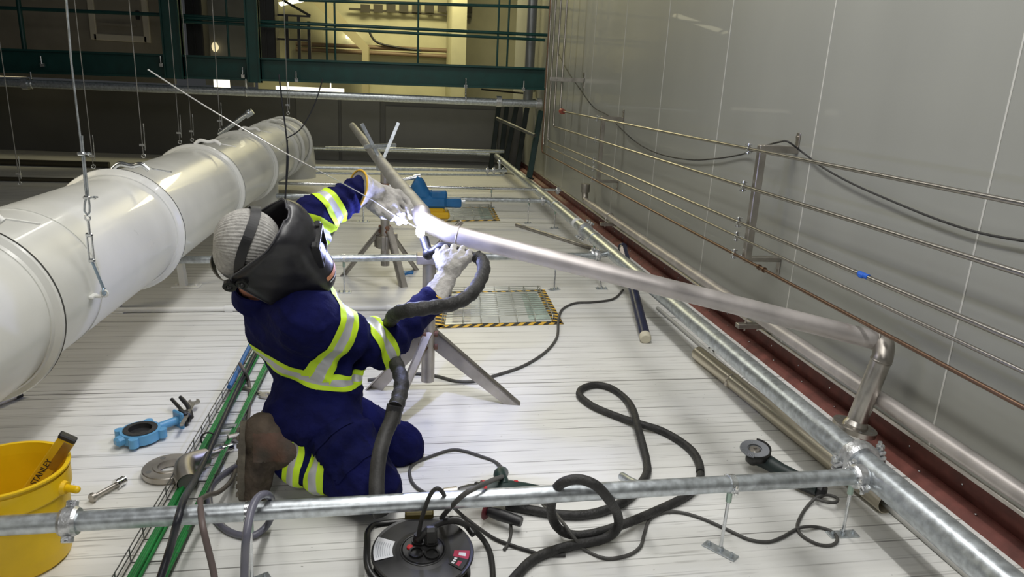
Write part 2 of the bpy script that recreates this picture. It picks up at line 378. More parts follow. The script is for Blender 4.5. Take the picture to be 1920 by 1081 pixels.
m = MB(); m.box(((x0+x1)/2, PY-0.015, z0+0.6), (x1-x0-0.1, 0.03, 1.1)); m.box(((x0+x1)/2, PY-0.045, z0+0.2), (x1-x0-0.28, 0.04, 0.04)); m.build('window_panel', beige, win)
m = MB(); m.box((x1-0.11, PY-0.06, z0+0.37), (0.06, 0.05, 0.14), bev=0.01); m.build('window_latch', black, win)
# ============================================================ STEEL BRIDGE ACROSS THE HALL (dark green)
BY = 12.0
def bx(px, py, Y=BY): return AY(px, py, Y)
L0, R0 = bx(-120, 88), bx(1021, 129); L1, R1 = bx(-120, 130), bx(1021, 167)
t = thing('steel_beam', 'deep dark green steel beam spanning the hall above the long galvanised pipe', 'beam', (0, BY, 1.4))
m = MB(); a = (L0+L1)/2; b_ = (R0+R1)/2; hh = np.linalg.norm(R0-R1)
m.beam(a, b_, hh, 0.02, (0, 1, 0)); m.build('web', green, t)
for s_, (a, b_) in (('top', (L0, R0)), ('bot', (L1, R1))):
    m = MB(); m.beam(a, b_, 0.16, 0.03, (0, 0, 1)); m.build('flange', green, t)
for px, py in ((80, 122), (303, 122), (556, 150), (873, 162), (981, 167), (456, 143)):
    m = MB(); c = bx(px, py, BY-0.1); m.box(c, (0.05, 0.05, 0.05)); m.cyl(c-V3(0, 0.03, -0.02), c+V3(0, -0.03, 0.13), 0.014, seg=8); m.build('beam_clamp', zinc, t)
for i, (px, wd, lab) in enumerate(((326, 0.26, 'thicker dark green post standing on the beam, left of the grey partition'), (476, 0.19, 'dark green post on the beam, right of the grey partition'))):
    m = MB(); c = bx(px, 100, BY-0.06); m.box((c[0], BY-0.06, 2.55), (wd, 0.1, 2.2)); m.box((c[0]-wd/2+0.01, BY-0.06, 2.55), (0.02, 0.2, 2.2)); m.box((c[0]+wd/2-0.01, BY-0.06, 2.55), (0.02, 0.2, 2.2)); one(m, 'steel_post', green, lab, 'post', 'posts on the green beam')
t = thing('guard_rail', 'dark green guard rails with thin uprights running above the green beam', 'railing', (0, BY+0.15, 1.9))
for (p, q, r) in (((-60, 12), (310, 28), .028), ((335, 33), (1026, 66), .026), ((335, 40), (1022, 75), .024), ((560, 0), (1030, 14), .024), ((335, 28), (460, 36), .02)):
    m = MB(); m.cyl(bx(*p, BY+0.15), bx(*q, BY+0.15), r, seg=10); m.build('rail', green, t)
for px in (42, 427, 612, 628, 784, 934, 953):
    m = MB(); c = bx(px, 60, BY+0.15); m.cyl((c[0], BY+0.15, 1.75), (c[0], BY+0.15, 3.2), 0.016 if px > 100 else 0.035, seg=8); m.build('upright', green, t)
dk = mat('dark_cabinet', (0.012, 0.012, 0.012), 0.5)
for (px0, px1, py, lab) in ((352, 383, 98, 'tall black cabinet between the green post and grey partition'), (484, 518, 104, 'tall black cabinet beside the bright yellow room')):
    a, b_ = bx(px0, py, BY+0.7), bx(px1, py, BY+0.7); m = MB(); m.box(((a[0]+b_[0])/2, BY+0.9, 2.7), (b_[0]-a[0], 0.4, 2.0), bev=0.02); m.box(((a[0]+b_[0])/2, BY+0.69, 2.7), (0.02, 0.03, 1.9)); one(m, 'cabinet', dk, lab, 'cabinet', 'cabinets behind the bridge')
t = thing('ladder', 'short black ladder standing against the bright yellow room', 'ladder', bx(560, 110, BY+0.9))
for px in (540, 562, 581):
    m = MB(); a = bx(px, 112, BY+0.9); b_ = bx(px-2, 30 if px < 575 else 40, BY+0.9); m.beam(a, b_, 0.05, 0.05); m.build('rail', blackm, t)
for py in (28, 73):
    m = MB(); m.beam(bx(520, py, BY+0.9), bx(582, py+3, BY+0.9), 0.03, 0.03); m.build('rung', blackm, t)
lampm = mat('lit_tube', (1.0, 0.93, 0.62), 0.5, emit=5)
t = thing('ceiling_light', 'bright ceiling strip light with a diagonal bracket, at the top of the yellow room', 'light', AY(585, 5, 16.5))
m = MB(); m.beam(AY(525, 8, 16.5), AY(640, -14, 16.5), 0.25, 0.05); m.build('diffuser', lampm, t)
m = MB(); m.beam(AY(530, 0, 16.2), AY(582, 30, 16.2), 0.05, 0.05); m.build('bracket', blackm, t)
m = MB(); c = AY(655, 68, 20.3); m.box(c, (0.17, 0.1, 0.13), bev=0.02); one(m, 'bulkhead_light', mat('lit_lamp', (1, 0.95, 0.7), 0.5, emit=6), 'small square lit lamp on the yellow rear wall', 'light')
m = MB(); m.beam(AY(518, 169, 12.1), AY(645, 174, 12.1), 0.13, 0.08, (0, 1, 0)); [m.cyl(AY(q, 169, 12.1), AY(q, 152, 12.1), 0.01, seg=6) for q in (540, 620)]; one(m, 'strip_light', mat('lit_tube_dim', (1, 0.95, 0.75), 0.5, emit=1.7), 'lit strip light just under the green beam near the duct', 'light')
m = MB(); m.beam(AY(402, 157, 12.1), AY(430, 158, 12.1), 0.13, 0.08, (0, 1, 0)); m.cyl(AY(416, 157, 12.1), AY(416, 138, 12.1), 0.01, seg=6); one(m, 'strip_light', MATS['lit_tube_dim'], 'short lit lamp under the green beam below the grey partition', 'light')
m = MB(); m.beam(AY(-40, 137, 13.8), AY(70, 139, 13.8), 0.1, 0.08, (0, 1, 0)); one(m, 'strip_light', mat('lit_tube_yellow', (1, 0.85, 0.5), 0.5, emit=0.8), 'dim yellow strip light under the beam at the far left edge', 'light')
m = MB(); c = AY(403, 88, PY+0.42); m.ball(c, 0.07, 14, (0.8, 0.8, 1.2)); m.cyl(c, c+V3(0, 0.1, 0), 0.05, seg=12); one(m, 'globe_lamp', MATS['lit_tube_yellow'], 'small yellow lamp in front of the grey partition', 'light')
m = MB()
for k in range(9): c = AY(685+k*24, 16, 20.2); m.box(c, (0.24, 0.06, 0.2))
m.box(AY(770, 24, 20.25), (3.2, 0.06, 0.05)); one(m, 'ventilation_grille', mat('grille_dark', (0.05, 0.045, 0.03), 0.6), 'long dark ventilation grille high on the yellow rear wall', 'grille')
for (p, q, lab) in (((555, 82), (842, 95), 'upper of two brown pipes on the yellow rear wall'), ((555, 92), (842, 106), 'lower of two brown pipes on the yellow rear wall')):
    m = MB(); m.cyl(AY(*p, 20.2), AY(*q, 20.2), 0.055, seg=12); one(m, 'wall_pipe', mat('brown_pipe', (0.2, 0.14, 0.09), 0.5), lab, 'pipe', 'pipes on the rear wall')
m = MB(); m.tube(cr([AY(690, 55, 20.1), AY(705, 78, 20.1), AY(740, 88, 20.1), AY(790, 95, 20.1)], 6), 0.03, 8); one(m, 'cable', black, 'black cable sagging down the yellow rear wall', 'cable')
m = MB(); c = AY(996, 60, 12.9); m.cyl((c[0], 12.9, 1.3), (c[0], 12.9, 3.6), 0.085, seg=14); one(m, 'vertical_pipe', mat('grey_pipe', (0.28, 0.29, 0.3), 0.4, 0.6), 'grey vertical pipe behind the right end of the green beam', 'pipe')
t = thing('valve', 'small grey valve on the pipe below the right end of the green beam', 'valve', AY(992, 176, 13.2))
m = MB(); c = AY(992, 178, 13.2); m.lathe(c-V3(0, 0, 0.1), (0, 0, 1), [(0.0, 0), (0.11, 0), (0.11, 0.04), (0.05, 0.06), (0.05, 0.14), (0.11, 0.16), (0.11, 0.2), (0, 0.2)], 16); m.build('body', galv, t)
m = MB(); m.beam(c+V3(0, -0.1, 0.02), c+V3(-0.9, -0.2, 0.06), 0.05, 0.03); m.build('lever', blackm, t)
# long galvanised pipe under the beam
t = thing('galvanised_pipe', 'long galvanised pipe crossing the hall just below the green beam', 'pipe', AY(500, 175, 11.6))
m = MB(); a, b_ = AY(-60, 152, 11.6), AY(1016, 195, 11.6); m.cyl(a, b_, 0.058, seg=16); m.build('pipe', galv, t)
for px, py in ((48, 157), (935, 190), (1010, 194)):
    m = MB(); c = AY(px, py, 11.6); m.lathe(c-V3(0.04, 0, 0), XA, [(0.05, 0), (0.085, 0), (0.085, 0.08), (0.05, 0.08)], 16); m.build('coupling', cast, t)
for i, (px, py, y2, lab) in enumerate(((873, 186, 160, 'thin hanger with white tag holding the long pipe below the beam'), (60, 157, 135, 'thin hanger holding the left end of the long pipe below the beam'), (462, 172, 148, 'thin hanger holding the long pipe below the right green post'))):
    m = MB(); c = AY(px, py, 11.6); d = AY(px, y2, 11.6); m.cyl(c, (c[0], c[1], d[2]), 0.012, seg=8); m.torus(c, XA, 0.062, 0.012, 18, 6); one(m, 'pipe_hanger', zinc, lab, 'hanger', 'hangers of the long pipe')
# leaning dark green posts with a rail, by the far right corner
for i, (p, q, lab) in enumerate((((935, 200), (922, 268), 'first from the left of five dark posts leaning in the far corner'), ((950, 200), (940, 240), 'second from the left of five dark posts leaning in the far corner'), ((968, 200), (945, 290), 'middle one of five dark posts leaning in the far corner'), ((988, 202), (970, 292), 'fourth from the left of five dark posts leaning in the far corner'), ((1014, 208), (992, 330), 'rightmost and greenest of five posts leaning in the far corner'))):
    a = G(q[0], q[1]+4, 0.12) if i == 4 else AY(q[0], q[1], 13.9-0.25*i)*V3(1, 1, 0); b_ = AY(p[0], p[1], a[1]+0.2)
    m = MB(); m.beam(a, b_, 0.09, 0.09, (1, 0, 0), 0.008); m.m = 1; m.box(a, (0.14, 0.14, 0.02)); one(m, 'leaning_post', [mat('deep_green', (0.004, 0.03, 0.028), 0.45) if i == 4 else mat('black_green', (0.004, 0.012, 0.011), 0.5), blackm], lab, 'post', 'leaning posts in the far corner')
m = MB(); m.cyl(AY(932, 222, 12.7), AY(1003, 254, 11.6), 0.03, seg=10); one(m, 'handrail', mat('dark_grey_pipe', (0.08, 0.085, 0.08), 0.5), 'thin grey handrail crossing the leaning dark posts', 'railing')
# ============================================================ GALVANISED PIPEWORK OVER THE FLOOR
def coupling(name, c, axis, r, parent, bolts=True, side=(0, 0, 1)):
    """two-part grooved coupling with two bolts"""
    c = np.asarray(c, float); a = nrm(axis); m = MB(); wd = max(0.05, r*1.2)
    m.lathe(c-a*wd/2, a, [(r, 0), (r*1.32, 0), (r*1.5, wd*0.2), (r*1.5, wd*0.8), (r*1.32, wd), (r, wd)], 24)
    s_ = nrm(np.array(side, float)-a*np.dot(side, a)); q = np.cross(a, s_)
    for k in (-1, 1):
        for j in (-1, 1): m.beam(c+s_*k*r*1.2+q*j*r*0.22, c+s_*k*r*2.05+q*j*r*0.22, wd*0.62, r*0.3, q, r*0.1)
    o = m.build(name, cast, parent)
    if bolts:
        for k in (-1, 1):
            m = MB(); p = c+s_*k*r*1.78; m.cyl(p-q*r*0.75, p+q*r*1.05, r*0.16, seg=8); m.hexa(p+q*r*0.62, q, r*0.3, r*0.28); m.hexa(p-q*r*0.62, q, r*0.3, r*0.28); m.build('bolt', zinc, o)
    return o
def hanger(pc, axis, r, base, label, group='pipe supports on the floor', plate=(0.11, 0.045), prot=0):
    """floor-standing threaded rod with a base plate and a pipe ring"""
    pc = np.asarray(pc, float); base = np.asarray(base, float); a = nrm(axis); base[2] = 0
    t = thing('pipe_support', label, 'pipe support', base, group)
    m = MB(); u = V3(math.cos(prot), math.sin(prot), 0); v = V3(-u[1], u[0], 0)
    m.box(base+V3(0, 0, 0.003), (plate[0], plate[1], 0.006), (u, v, V3(0, 0, 1)), 0.002)
    for k in (-1, 1): m.hexa(base+u*k*plate[0]*0.34+V3(0, 0, 0.009), (0, 0, 1), 0.008, 0.008); m.cyl(base+u*k*plate[0]*0.34, base+u*k*plate[0]*0.34+V3(0, 0, 0.02), 0.004, seg=8)
    m.hexa(base+V3(0, 0, 0.012), (0, 0, 1), 0.012, 0.014); m.build('base_plate', galv, t)
    top = pc-V3(0, 0, r*1.25)
    m = MB(); m.cyl(base, top, 0.0062, seg=10); m.m = 1; m.cyl(top-V3(0, 0, 0.035)+nrm(top-base)*0, top+V3(0, 0, 0.003), 0.0105, seg=10); m.build('rod', [zinc, mat('green_zinc', (0.4, 0.52, 0.45), 0.35, 0.7)], t)
    m = MB(); m.ring(pc, a, r*1.13, r*1.0, 0.022, 28); q = nrm(np.cross(a, (0, 0, 1)))
    for k in (-1, 1): m.box(pc+q*k*r*1.3-V3(0, 0, r*0.15), (0.022, r*0.42, 0.012), (a, q, V3(0, 0, 1)), 0.002)
    o = m.build('ring_clamp', zinc, t)
    for k in (-1, 1): m = MB(); p = pc+q*k*r*1.36-V3(0, 0, r*0.15); m.cyl(p-V3(0, 0, 0.02), p+V3(0, 0, 0.018), 0.004, seg=8); m.hexa(p+V3(0, 0, 0.01), (0, 0, 1), 0.008, 0.007); m.hexa(p-V3(0, 0, 0.01), (0, 0, 1), 0.008, 0.007); m.build('clamp_bolt', chrome, o)
    return t
ZP = 0.27
H0, H1 = G(1925, 1110, ZP), G(910, 268, ZP)
MX = float(np.mean([G(*q, ZP)[0] for q in ((1640, 905), (1350, 650), (1150, 465))]))
def onmain(px, py): p = G(px, py, ZP); return V3(MX, p[1], ZP)
MR = 0.052
t = thing('header_pipe', 'thick galvanised main pipe running the length of the floor beside the wall', 'pipe', (MX, 5, ZP))
y_cl = onmain(1606, 862)[1]
m = MB(); m.cyl((MX, 0.4, ZP), (MX, y_cl, ZP), MR*1.06, seg=28); m.build('near_pipe', galv, t)
m = MB(); yf = FAR-0.45; m.cyl((MX, y_cl, ZP), (MX, yf-0.3, ZP), MR, seg=28); m.tube(cr([V3(MX, yf-0.3, ZP), V3(MX, yf-0.1, ZP), V3(MX-0.12, yf, ZP), V3(MX-0.35, yf+0.02, ZP)], 6), MR*0.9, 14); m.cyl((MX-0.35, yf+0.02, ZP), (MX-4.2, yf-0.1, ZP), 0.035, seg=10); m.build('far_pipe', galv, t)
o = coupling('flanged_clamp', (MX, y_cl, ZP), (0, 1, 0), MR, t, side=(-1, 0, -0.25))
cy2 = onmain(1112, 432)[1]; coupling('coupling', (MX, cy2, ZP), (0, 1, 0), MR, t, side=(-0.6, 0, -1))
m = MB(); c = onmain(1096, 420); m.lathe(c-V3(0, 0.05, 0), (0, 1, 0), [(MR*1.01, 0), (MR*1.02, 0.1)], 24); m.build('sleeve_label', paper, t)
CR_ = [  # cross pipes: right end, left end, height, radius, label
 ((1600, 893), (-260, 1000), 0.27, 0.030, 'nearest galvanised cross pipe, in front of the kneeling welder'),
 ((1120, 479), (325, 487), 0.27, 0.028, 'galvanised cross pipe behind the welder, passing the small tripod legs'),
 ((1020, 376), (470, 366), 0.27, 0.027, 'bright galvanised cross pipe behind the blue vise'),
 ((1052, 356), (510, 343), 0.30, 0.018, 'thin bright pipe just beyond the blue vise, ending at the wall'),
 ((950, 320), (590, 314), 0.34, 0.024, 'far bright cross pipe with a valve at its right end'),
 ((945, 328), (590, 324), 0.26, 0.02, 'lower of the two far bright cross pipes'),
 ((930, 246), (640, 240), 0.45, 0.03, 'dim cross pipe along the foot of the far wall')]
cross = []
for i, (a, b_, z, r, lab) in enumerate(CR_):
    if i == 6: A, B = AY(945, 284, 13.2), AY(610, 277, 13.2)
    else: A, B = G(*a, z), G(*b_, z)
    t = thing('cross_pipe', lab, 'pipe', (A+B)/2*V3(1, 1, 0), 'cross pipes over the floor'); cross.append((A, B, r, t))
    m = MB()
    if i == 0:
        E = V3(MX, A[1]+0.01, ZP); m.cyl(B, A, r, seg=24); m.build('pipe', galv, t)
        m = MB(); m.cyl(A+nrm(E-A)*0.005, E, r*1.02, seg=24); m.torus(A+nrm(E-A)*(np.linalg.norm(E-A)-MR-0.01), E-A, r*1.08, 0.006, 24, 6); m.build('branch_stub', galv, t)
        coupling('coupling', A+V3(0.02, 0, 0), A-B, r, t, side=(0.1, -1, -0.6))
        coupling('coupling', G(131, 977, z), A-B, r, t, side=(0, 0.75, 1))
    elif i == 1:
        m.cyl(B, A, r, seg=20); m.build('pipe', galv, t)
        coupling('coupling', A, A-B, r, t); c2 = V3(MX-0.17, A[1]+0.02, ZP)
        m = MB(); E = V3(MX, A[1]+0.12, ZP); m.tube(cr([A, A+(c2-A)*0.5, c2+V3(0.02, 0.02, 0), E], 6), r*1.15, 16); m.build('elbow', zinc, t)
        coupling('coupling', c2+V3(-0.02, 0, 0), (1, 0.2, 0), r*1.1, t)
    else:
        m.cyl(B, A, r, seg=14)
        if i == 2: m.cyl(A, V3(MX, A[1]+0.02, ZP), r, seg=14)
        m.build('pipe', galv if i != 3 else zinc, t)
        if i == 2: coupling('coupling', G(1018, 376, z), A-B, r, t)
        if i == 3: coupling('coupling', G(1046, 357, z), A-B, r*1.3, t, False)
        if i == 4:
            for px in (914, 926, 944): coupling('coupling', G(px, 319.5, z), A-B, r, t, False)
            c = G(936, 319, z); m = MB(); m.cyl(c, c+V3(0, 0, 0.12), 0.025, seg=10); m.ball(c+V3(0, 0, 0.13), 0.04, 10); m.build('valve', zinc, t)
def oncross(i, px):
    A, B, r, t = cross[i]; best = None
    for s_ in np.linspace(0, 1, 400):
        P = A+(B-A)*s_; d = P-EYE; x = 960+FPX*(d@RGT)/(d@FWD)
        if best is None or abs(x-px) < best[0]: best = (abs(x-px), P)
    return best[1]
for i, px, base, lab, pl, pr_ in ((0, 1369, (1345, 1043), 'zinc pipe support under the front cross pipe, second from its right end', (0.13, 0.042), -0.9), (0, 1612, (1586, 985), 'zinc pipe support under the right end of the front cross pipe', (0.12, 0.045), 0.0), (0, 466, (466, 1090), 'zinc pipe support behind the purple hose on the front cross pipe', (0.12, 0.045), 0.5),
    (1, 644, (645, 549), 'pipe support left of the small tripod, behind the welder', (0.11, 0.05), 0), (1, 1043, (1039, 550), 'pipe support standing behind the middle of the welded pipe', (0.1, 0.05), 0.4), (1, 1155, (1152, 548), 'pipe support near the navy wrapped tube', (0.1, 0.05), 0),
    (2, 992, (989, 422), 'slim pipe support at the end of the loose dark bar', (0.1, 0.05), 0.3), (2, 681, (680, 420), 'slim pipe support just left of the small tripod post', (0.14, 0.06), 0), (3, 922, (922, 377), 'far slim pipe support under the thin bright pipe', (0.1, 0.06), 0)):
    P = oncross(i, px); B_ = G(*base); rr = cross[i][2]
    P = V3(P[0], P[1], P[2]); B_ = V3(B_[0]*0.35+P[0]*0.65, P[1]*0.65+B_[1]*0.35, 0)
    hanger(P, cross[i][0]-cross[i][1], rr, B_, lab, plate=pl, prot=pr_)
for px, base, lab in ((1040, (1034, 428), 'slim support of the main pipe beyond the loose dark bar'), (1130, (1120, 500), 'slim support of the main pipe at its coupling')):
    B_ = G(*base); hanger((MX, B_[1], ZP), (0, 1, 0), MR, V3(MX, B_[1], 0), lab)
# ============================================================ STAINLESS PIPES ON THE RIGHT WALL
PXW = 2.06
WP = [((1560, 310), (1195, 238), 0.0105, wall_steel, 'highest of the five thin pipes on the right wall'), ((1560, 401), (1229, 304), 0.0115, wall_steel, 'second from the top of the five thin wall pipes'),
      ((1560, 491), (1200, 339), 0.0115, wall_steel, 'third from the top of the wall pipes, with a patch of blue tape'), ((1560, 527), (1200, 358), 0.0085, wall_steel, 'thin grey wall pipe between the taped pipe and the brown pipe'),
      ((1560, 573), (1200, 382), 0.0095, copper, 'lowest of the five wall pipes, tarnished brown')]
RY = 11.2; zs = []
for i, (a, b_, r, mm, lab) in enumerate(WP):
    z = AX(*a, PXW)[2]; zs.append(z); t = thing('wall_pipe', lab, 'pipe', (PXW, 5, z), 'thin pipes on the right wall')
    m = MB(); yr = AX(*((1053, 207), (1040, 237), (1029, 262), (1021, 270), (1018, 286))[i], PXW)[1]; m.cyl((PXW, 0.9, z), (PXW, yr, z), r, seg=12); m.build('pipe', mm, t)
    xx = PXW-0.01; m = MB()
    m.tube([V3(PXW, yr, z), V3((PXW+xx)/2, yr+0.03, z+0.02), V3(xx, yr+0.05, z+0.08), V3(xx, yr+0.05, 4.0)], max(r*1.25, 0.013), 8); m.build('riser', mm, t)
    if i == 0: m = MB(); m.ball((PXW, yr, z), 0.05, 10, (0.8, 1.3, 0.8)); m.cyl((PXW, yr-0.1, z), (PXW, yr-0.06, z), 0.035, seg=8); m.build('valve', mat('valve_red', (0.3, 0.06, 0.04), 0.5), t)
    if i == 2: m = MB(); c = AX(1620, 516, PXW); m.cyl(c-V3(0, .035, 0), c+V3(0, .035, 0), r*1.12, seg=12); m.box(c+V3(-0.005, 0.01, -0.004), (0.022, 0.03, 0.02), bev=0.004); m.build('tape', bluet, t)
    if i == 4:
        m = MB(); c = AX(1428, 503, PXW)
        for d in (-0.03, 0.03): m.lathe(c+V3(0, d-0.008, 0), (0, 1, 0), [(r, 0), (r*1.7, 0), (r*1.7, 0.016), (r, 0.016)], 12)
        m.cyl(c-V3(0, .03, 0), c+V3(0, .03, 0), r*1.25, seg=12); m.build('union', copper, t)
for j, (yb, lab, sz) in enumerate(((AX(1422, 275, PXW+0.02)[1], 'stainless wall bracket nearest the camera, with a bolted plate', 0.045), (AX(1127, 222, PXW+0.02)[1], 'middle stainless wall bracket on the right wall', 0.04))):
    t = thing('pipe_bracket', lab, 'bracket', (W, yb, zs[-1]-0.1), 'brackets on the right wall'); zt, zb = zs[0]+0.03, zs[-1]-0.03; xs = PXW+0.045
    m = MB(); m.box((xs, yb, (zt+zb)/2), (sz, sz, zt-zb), bev=0.004); m.build('strut', steel_dull, t)
    for z, nm in ((zt-0.02, 1), (zb+0.02, -1)):
        m = MB(); m.box(((xs+W)/2, yb+0.0, z), (W-xs, sz*0.9, 0.03 if nm < 0 else sz), bev=0.003); m.build('arm', steel_dull, t)
        m = MB(); m.box((W-0.004, yb, z+nm*0.05), (0.008, sz*0.9, 0.1), bev=0.002); m.hexa((W-0.012, yb, z+nm*0.075), (1, 0, 0), 0.009, 0.012); m.build('wall_plate', steel_dull, t)
    for i, z in enumerate(zs):
        r = WP[i][2]; yc = yb+0.035+sz; m = MB(); m.ring((PXW, yc, z), (0, 1, 0), r+0.004, r, 0.018, 16)
        for k in (-1, 1): m.box((PXW, yc, z+k*(r+0.012)), (0.014, 0.016, 0.022), bev=0.002); m.cyl((PXW-0.018, yc, z+k*(r+0.014)), (PXW+0.02, yc, z+k*(r+0.014)), 0.004, seg=6); m.hexa((PXW-0.016, yc, z+k*(r+0.014)), (1, 0, 0), 0.007, 0.006)
        m.cyl((PXW+r, yc, z), (xs, yb+sz*0.3, z), 0.005, seg=6); m.build('pipe_clip', zinc, t)
t = thing('riser_bracket', 'small stainless bracket holding the vertical pipes at the far corner', 'bracket', AX(1075, 150, PXW))
c = AX(1095, 151, W); m = MB(); m.beam(c, (PXW-0.2, c[1], c[2]), 0.06, 0.05); m.build('arm', steel, t)
m = MB(); m.box(c-V3(0.005, 0, 0), (0.01, 0.06, 0.2)); m.build('wall_plate', steel, t)
# big low wall pipe with U brackets
BXW = 2.2
zb_ = AX(1720, 794, BXW)[2]; RB = 0.036
yE = AX(1096, 385, BXW)[1]
t = thing('drain_pipe', 'thick stainless pipe low along the right wall above the red flashing', 'pipe', (BXW, 4, zb_))
m = MB(); m.cyl((BXW, 0.8, zb_), (BXW, yE-0.05, zb_), RB, seg=24); m.build('pipe', pipe_raw, t)
m = MB(); m.tube(cr([V3(BXW, yE-0.06, zb_), V3(BXW, yE, zb_+0.01), V3(BXW, yE+0.03, zb_+0.07), V3(BXW, yE+0.03, zb_+0.12)], 5), RB*1.1, 16); m.lathe(V3(BXW, yE+0.03, zb_+0.1), (0, 0, 1), [(RB*1.1, 0), (RB*1.6, 0), (RB*1.6, 0.1), (0.001, 0.1)], 16); m.build('elbow', steel_dull, t)
for i, ((px, py), lab) in enumerate((((1408, 618), 'bracket under the low stainless pipe below the welded pipe'), ((1141, 432), 'bracket under the low stainless pipe near its far end'))):
    yb = AX(px, py, BXW)[1]; t = thing('pipe_bracket', lab, 'bracket', (BXW, yb, zb_-0.1), 'brackets of the low wall pipe')
    m = MB(); z0 = zb_-RB-0.03; m.box(((BXW-0.1+W)/2, yb, z0-0.015), (W-BXW+0.1, 0.05, 0.03), bev=0.003); m.build('arm', steel_dull, t)
    m = MB(); m.box((W-0.004, yb, z0-0.01), (0.008, 0.07, 0.1), bev=0.002); m.hexa((W-0.012, yb+0.02, z0+0.02), (1, 0, 0), 0.008, 0.01); m.build('wall_plate', steel_dull, t)
    m = MB(); q = [V3(BXW-RB-0.008, yb, z0-0.05), V3(BXW-RB-0.008, yb, zb_)]+[V3(BXW+(RB+0.008)*math.cos(u), yb, zb_+(RB+0.008)*math.sin(u)) for u in np.linspace(math.pi, 0, 9)]+[V3(BXW+RB+0.008, yb, z0-0.05)]
    m.tube(q, 0.005, 8)
    for k in (-1, 1): m.hexa((BXW+k*(RB+0.008), yb, z0+0.006), (0, 0, 1), 0.009, 0.01)
    m.build('u_bolt', steel, t)
m = MB(); P = [(1047, 100), (1062, 130), (1086, 165), (1112, 200), (1140, 216), (1163, 240), (1195, 268), (1235, 288), (1290, 299), (1345, 297), (1400, 287), (1432, 274), (1462, 266), (1478, 266), (1508, 288), (1545, 315), (1600, 345), (1680, 380), (1760, 412), (1840, 437), (1930, 453)]
m.tube(cr([AX(a, b_, W-0.03 if i not in (11, 12, 13) else W-0.12) for i, (a, b_) in enumerate(P)], 5), 0.0055, 8); one(m, 'cable', rubber, 'black cable looping along the right wall over its brackets', 'cable')
# ============================================================ WHITE DUCT
DX, DZ, DR = -1.6, 0.70, 0.32
def pxof(P): d = np.asarray(P, float)-EYE; return 960+FPX*(d@RGT)/(d@FWD)
def ysolve(px, x, z):
    a, b_ = 1.2, 16.0
    for _ in range(50):
        c = (a+b_)/2
        if pxof((x, c, z)) < px: a = c
        else: b_ = c
    return a
t = thing('ventilation_duct', 'large white round duct running along the left side', 'duct', (DX, 5, 0))
yr = [ysolve(px, DX+DR, DZ) for px in (104, 336, 452, 516, 556)]
yend = yr[-1]+1.2
cuts = [0.5]+yr+[yend]
for k in range(len(cuts)-1):
    m = MB(); R_ = DR-0.002*(k % 2); seg = 64
    prof = [(R_, cuts[k]+0.004), (R_, cuts[k+1]-0.004)]
    m.lathe((DX, 0, DZ), (0, 1, 0), prof, seg); m.build('duct_section', ductw, t)
    if k:
        y = cuts[k]; m = MB(); w_ = 0.03
        m.lathe((DX, y, DZ), (0, 1, 0), [(DR-0.01, -w_-.012), (DR+0.004, -w_-.012), (DR+0.010, -w_), (DR+0.030, -w_*0.55), (DR+0.034, -0.006)], seg)
        m.lathe((DX, y, DZ), (0, 1, 0), [(DR+0.034, 0.006), (DR+0.030, w_*0.55), (DR+0.010, w_), (DR-0.01, w_+0.012)], seg)
        m.m = 1; m.lathe((DX, y, DZ), (0, 1, 0), [(DR+0.034, -0.006), (DR+0.024, -0.004), (DR+0.024, 0.004), (DR+0.034, 0.006)], seg)
        o = m.build('clamp_band', [ductw, ductseam], t)
        m = MB(); c = V3(DX+0.1, y, DZ+DR+0.03); m.tube(cr([c+V3(-.1, 0, 0.0), c+V3(-.06, 0, 0.03), c+V3(0, 0, 0.02), c+V3(0.05, 0, 0.03), c+V3(0.09, 0, 0.0)], 4), 0.014, 8); m.beam(c+V3(0.05, 0.01, 0.015), c+V3(0.2, 0.02, -0.01), 0.012, 0.006); m.build('latch', zinc if k == 2 else white, o)
m = MB(); yv = 2.95
m.lathe((DX, 0, DZ), (0, 1, 0), [(DR-0.003, yr[0]+0.42), (DR+0.002, yr[0]+0.421), (DR+0.002, yr[0]+0.425), (DR-0.003, yr[0]+0.426)], 64); m.build('seam', ductw, t)
# elbow at the far end going down through the floor
m = MB(); n = 10; RC = 0.5; rings = []
for k in range(n+1):
    a = math.pi/2*k/n; c = V3(DX, yend+RC*math.sin(a), DZ-RC*(1-math.cos(a)))
    u = V3(1, 0, 0); v = V3(0, math.sin(a)*1.0, math.cos(a))
    rings.append([c+DR*1.04*(math.cos(b_)*u+math.sin(b_)*v) for b_ in np.linspace(0, 2*math.pi, 40, endpoint=False)])
m.rings(rings, (False, False)); m.build('elbow', ductw, t)
m = MB(); m.cyl((DX, yr[-1]-0.45, 0), (DX, yr[-1]-0.45, DZ-DR*0.6), 0.17, seg=30) ; m.build('branch', ductw, t)
for k, y in enumerate((yr[-1]+0.45, yend)):
    m = MB(); m.torus((DX, y, DZ), (0, 1, 0), DR+0.02, 0.025, 48, 8); m.build('flange', ductw, t)
for (px, py) in ((345, 537), (200, 584)):
    b_ = G(px, py); o = None; m = MB(); top = V3(b_[0]-0.05+0.02, b_[1], DZ-DR*0.8)
    m.beam(b_+V3(0, 0, 0.005), top, 0.06, 0.05, bev=0.004); m.box(b_+V3(0.02, 0, 0.006), (0.2, 0.1, 0.012), bev=0.003)
    for k in (-1, 1): m.hexa(b_+V3(0.02+k*0.07, 0, 0.018), (0, 0, 1), 0.012, 0.014)
    m.build('support_leg', white, t)
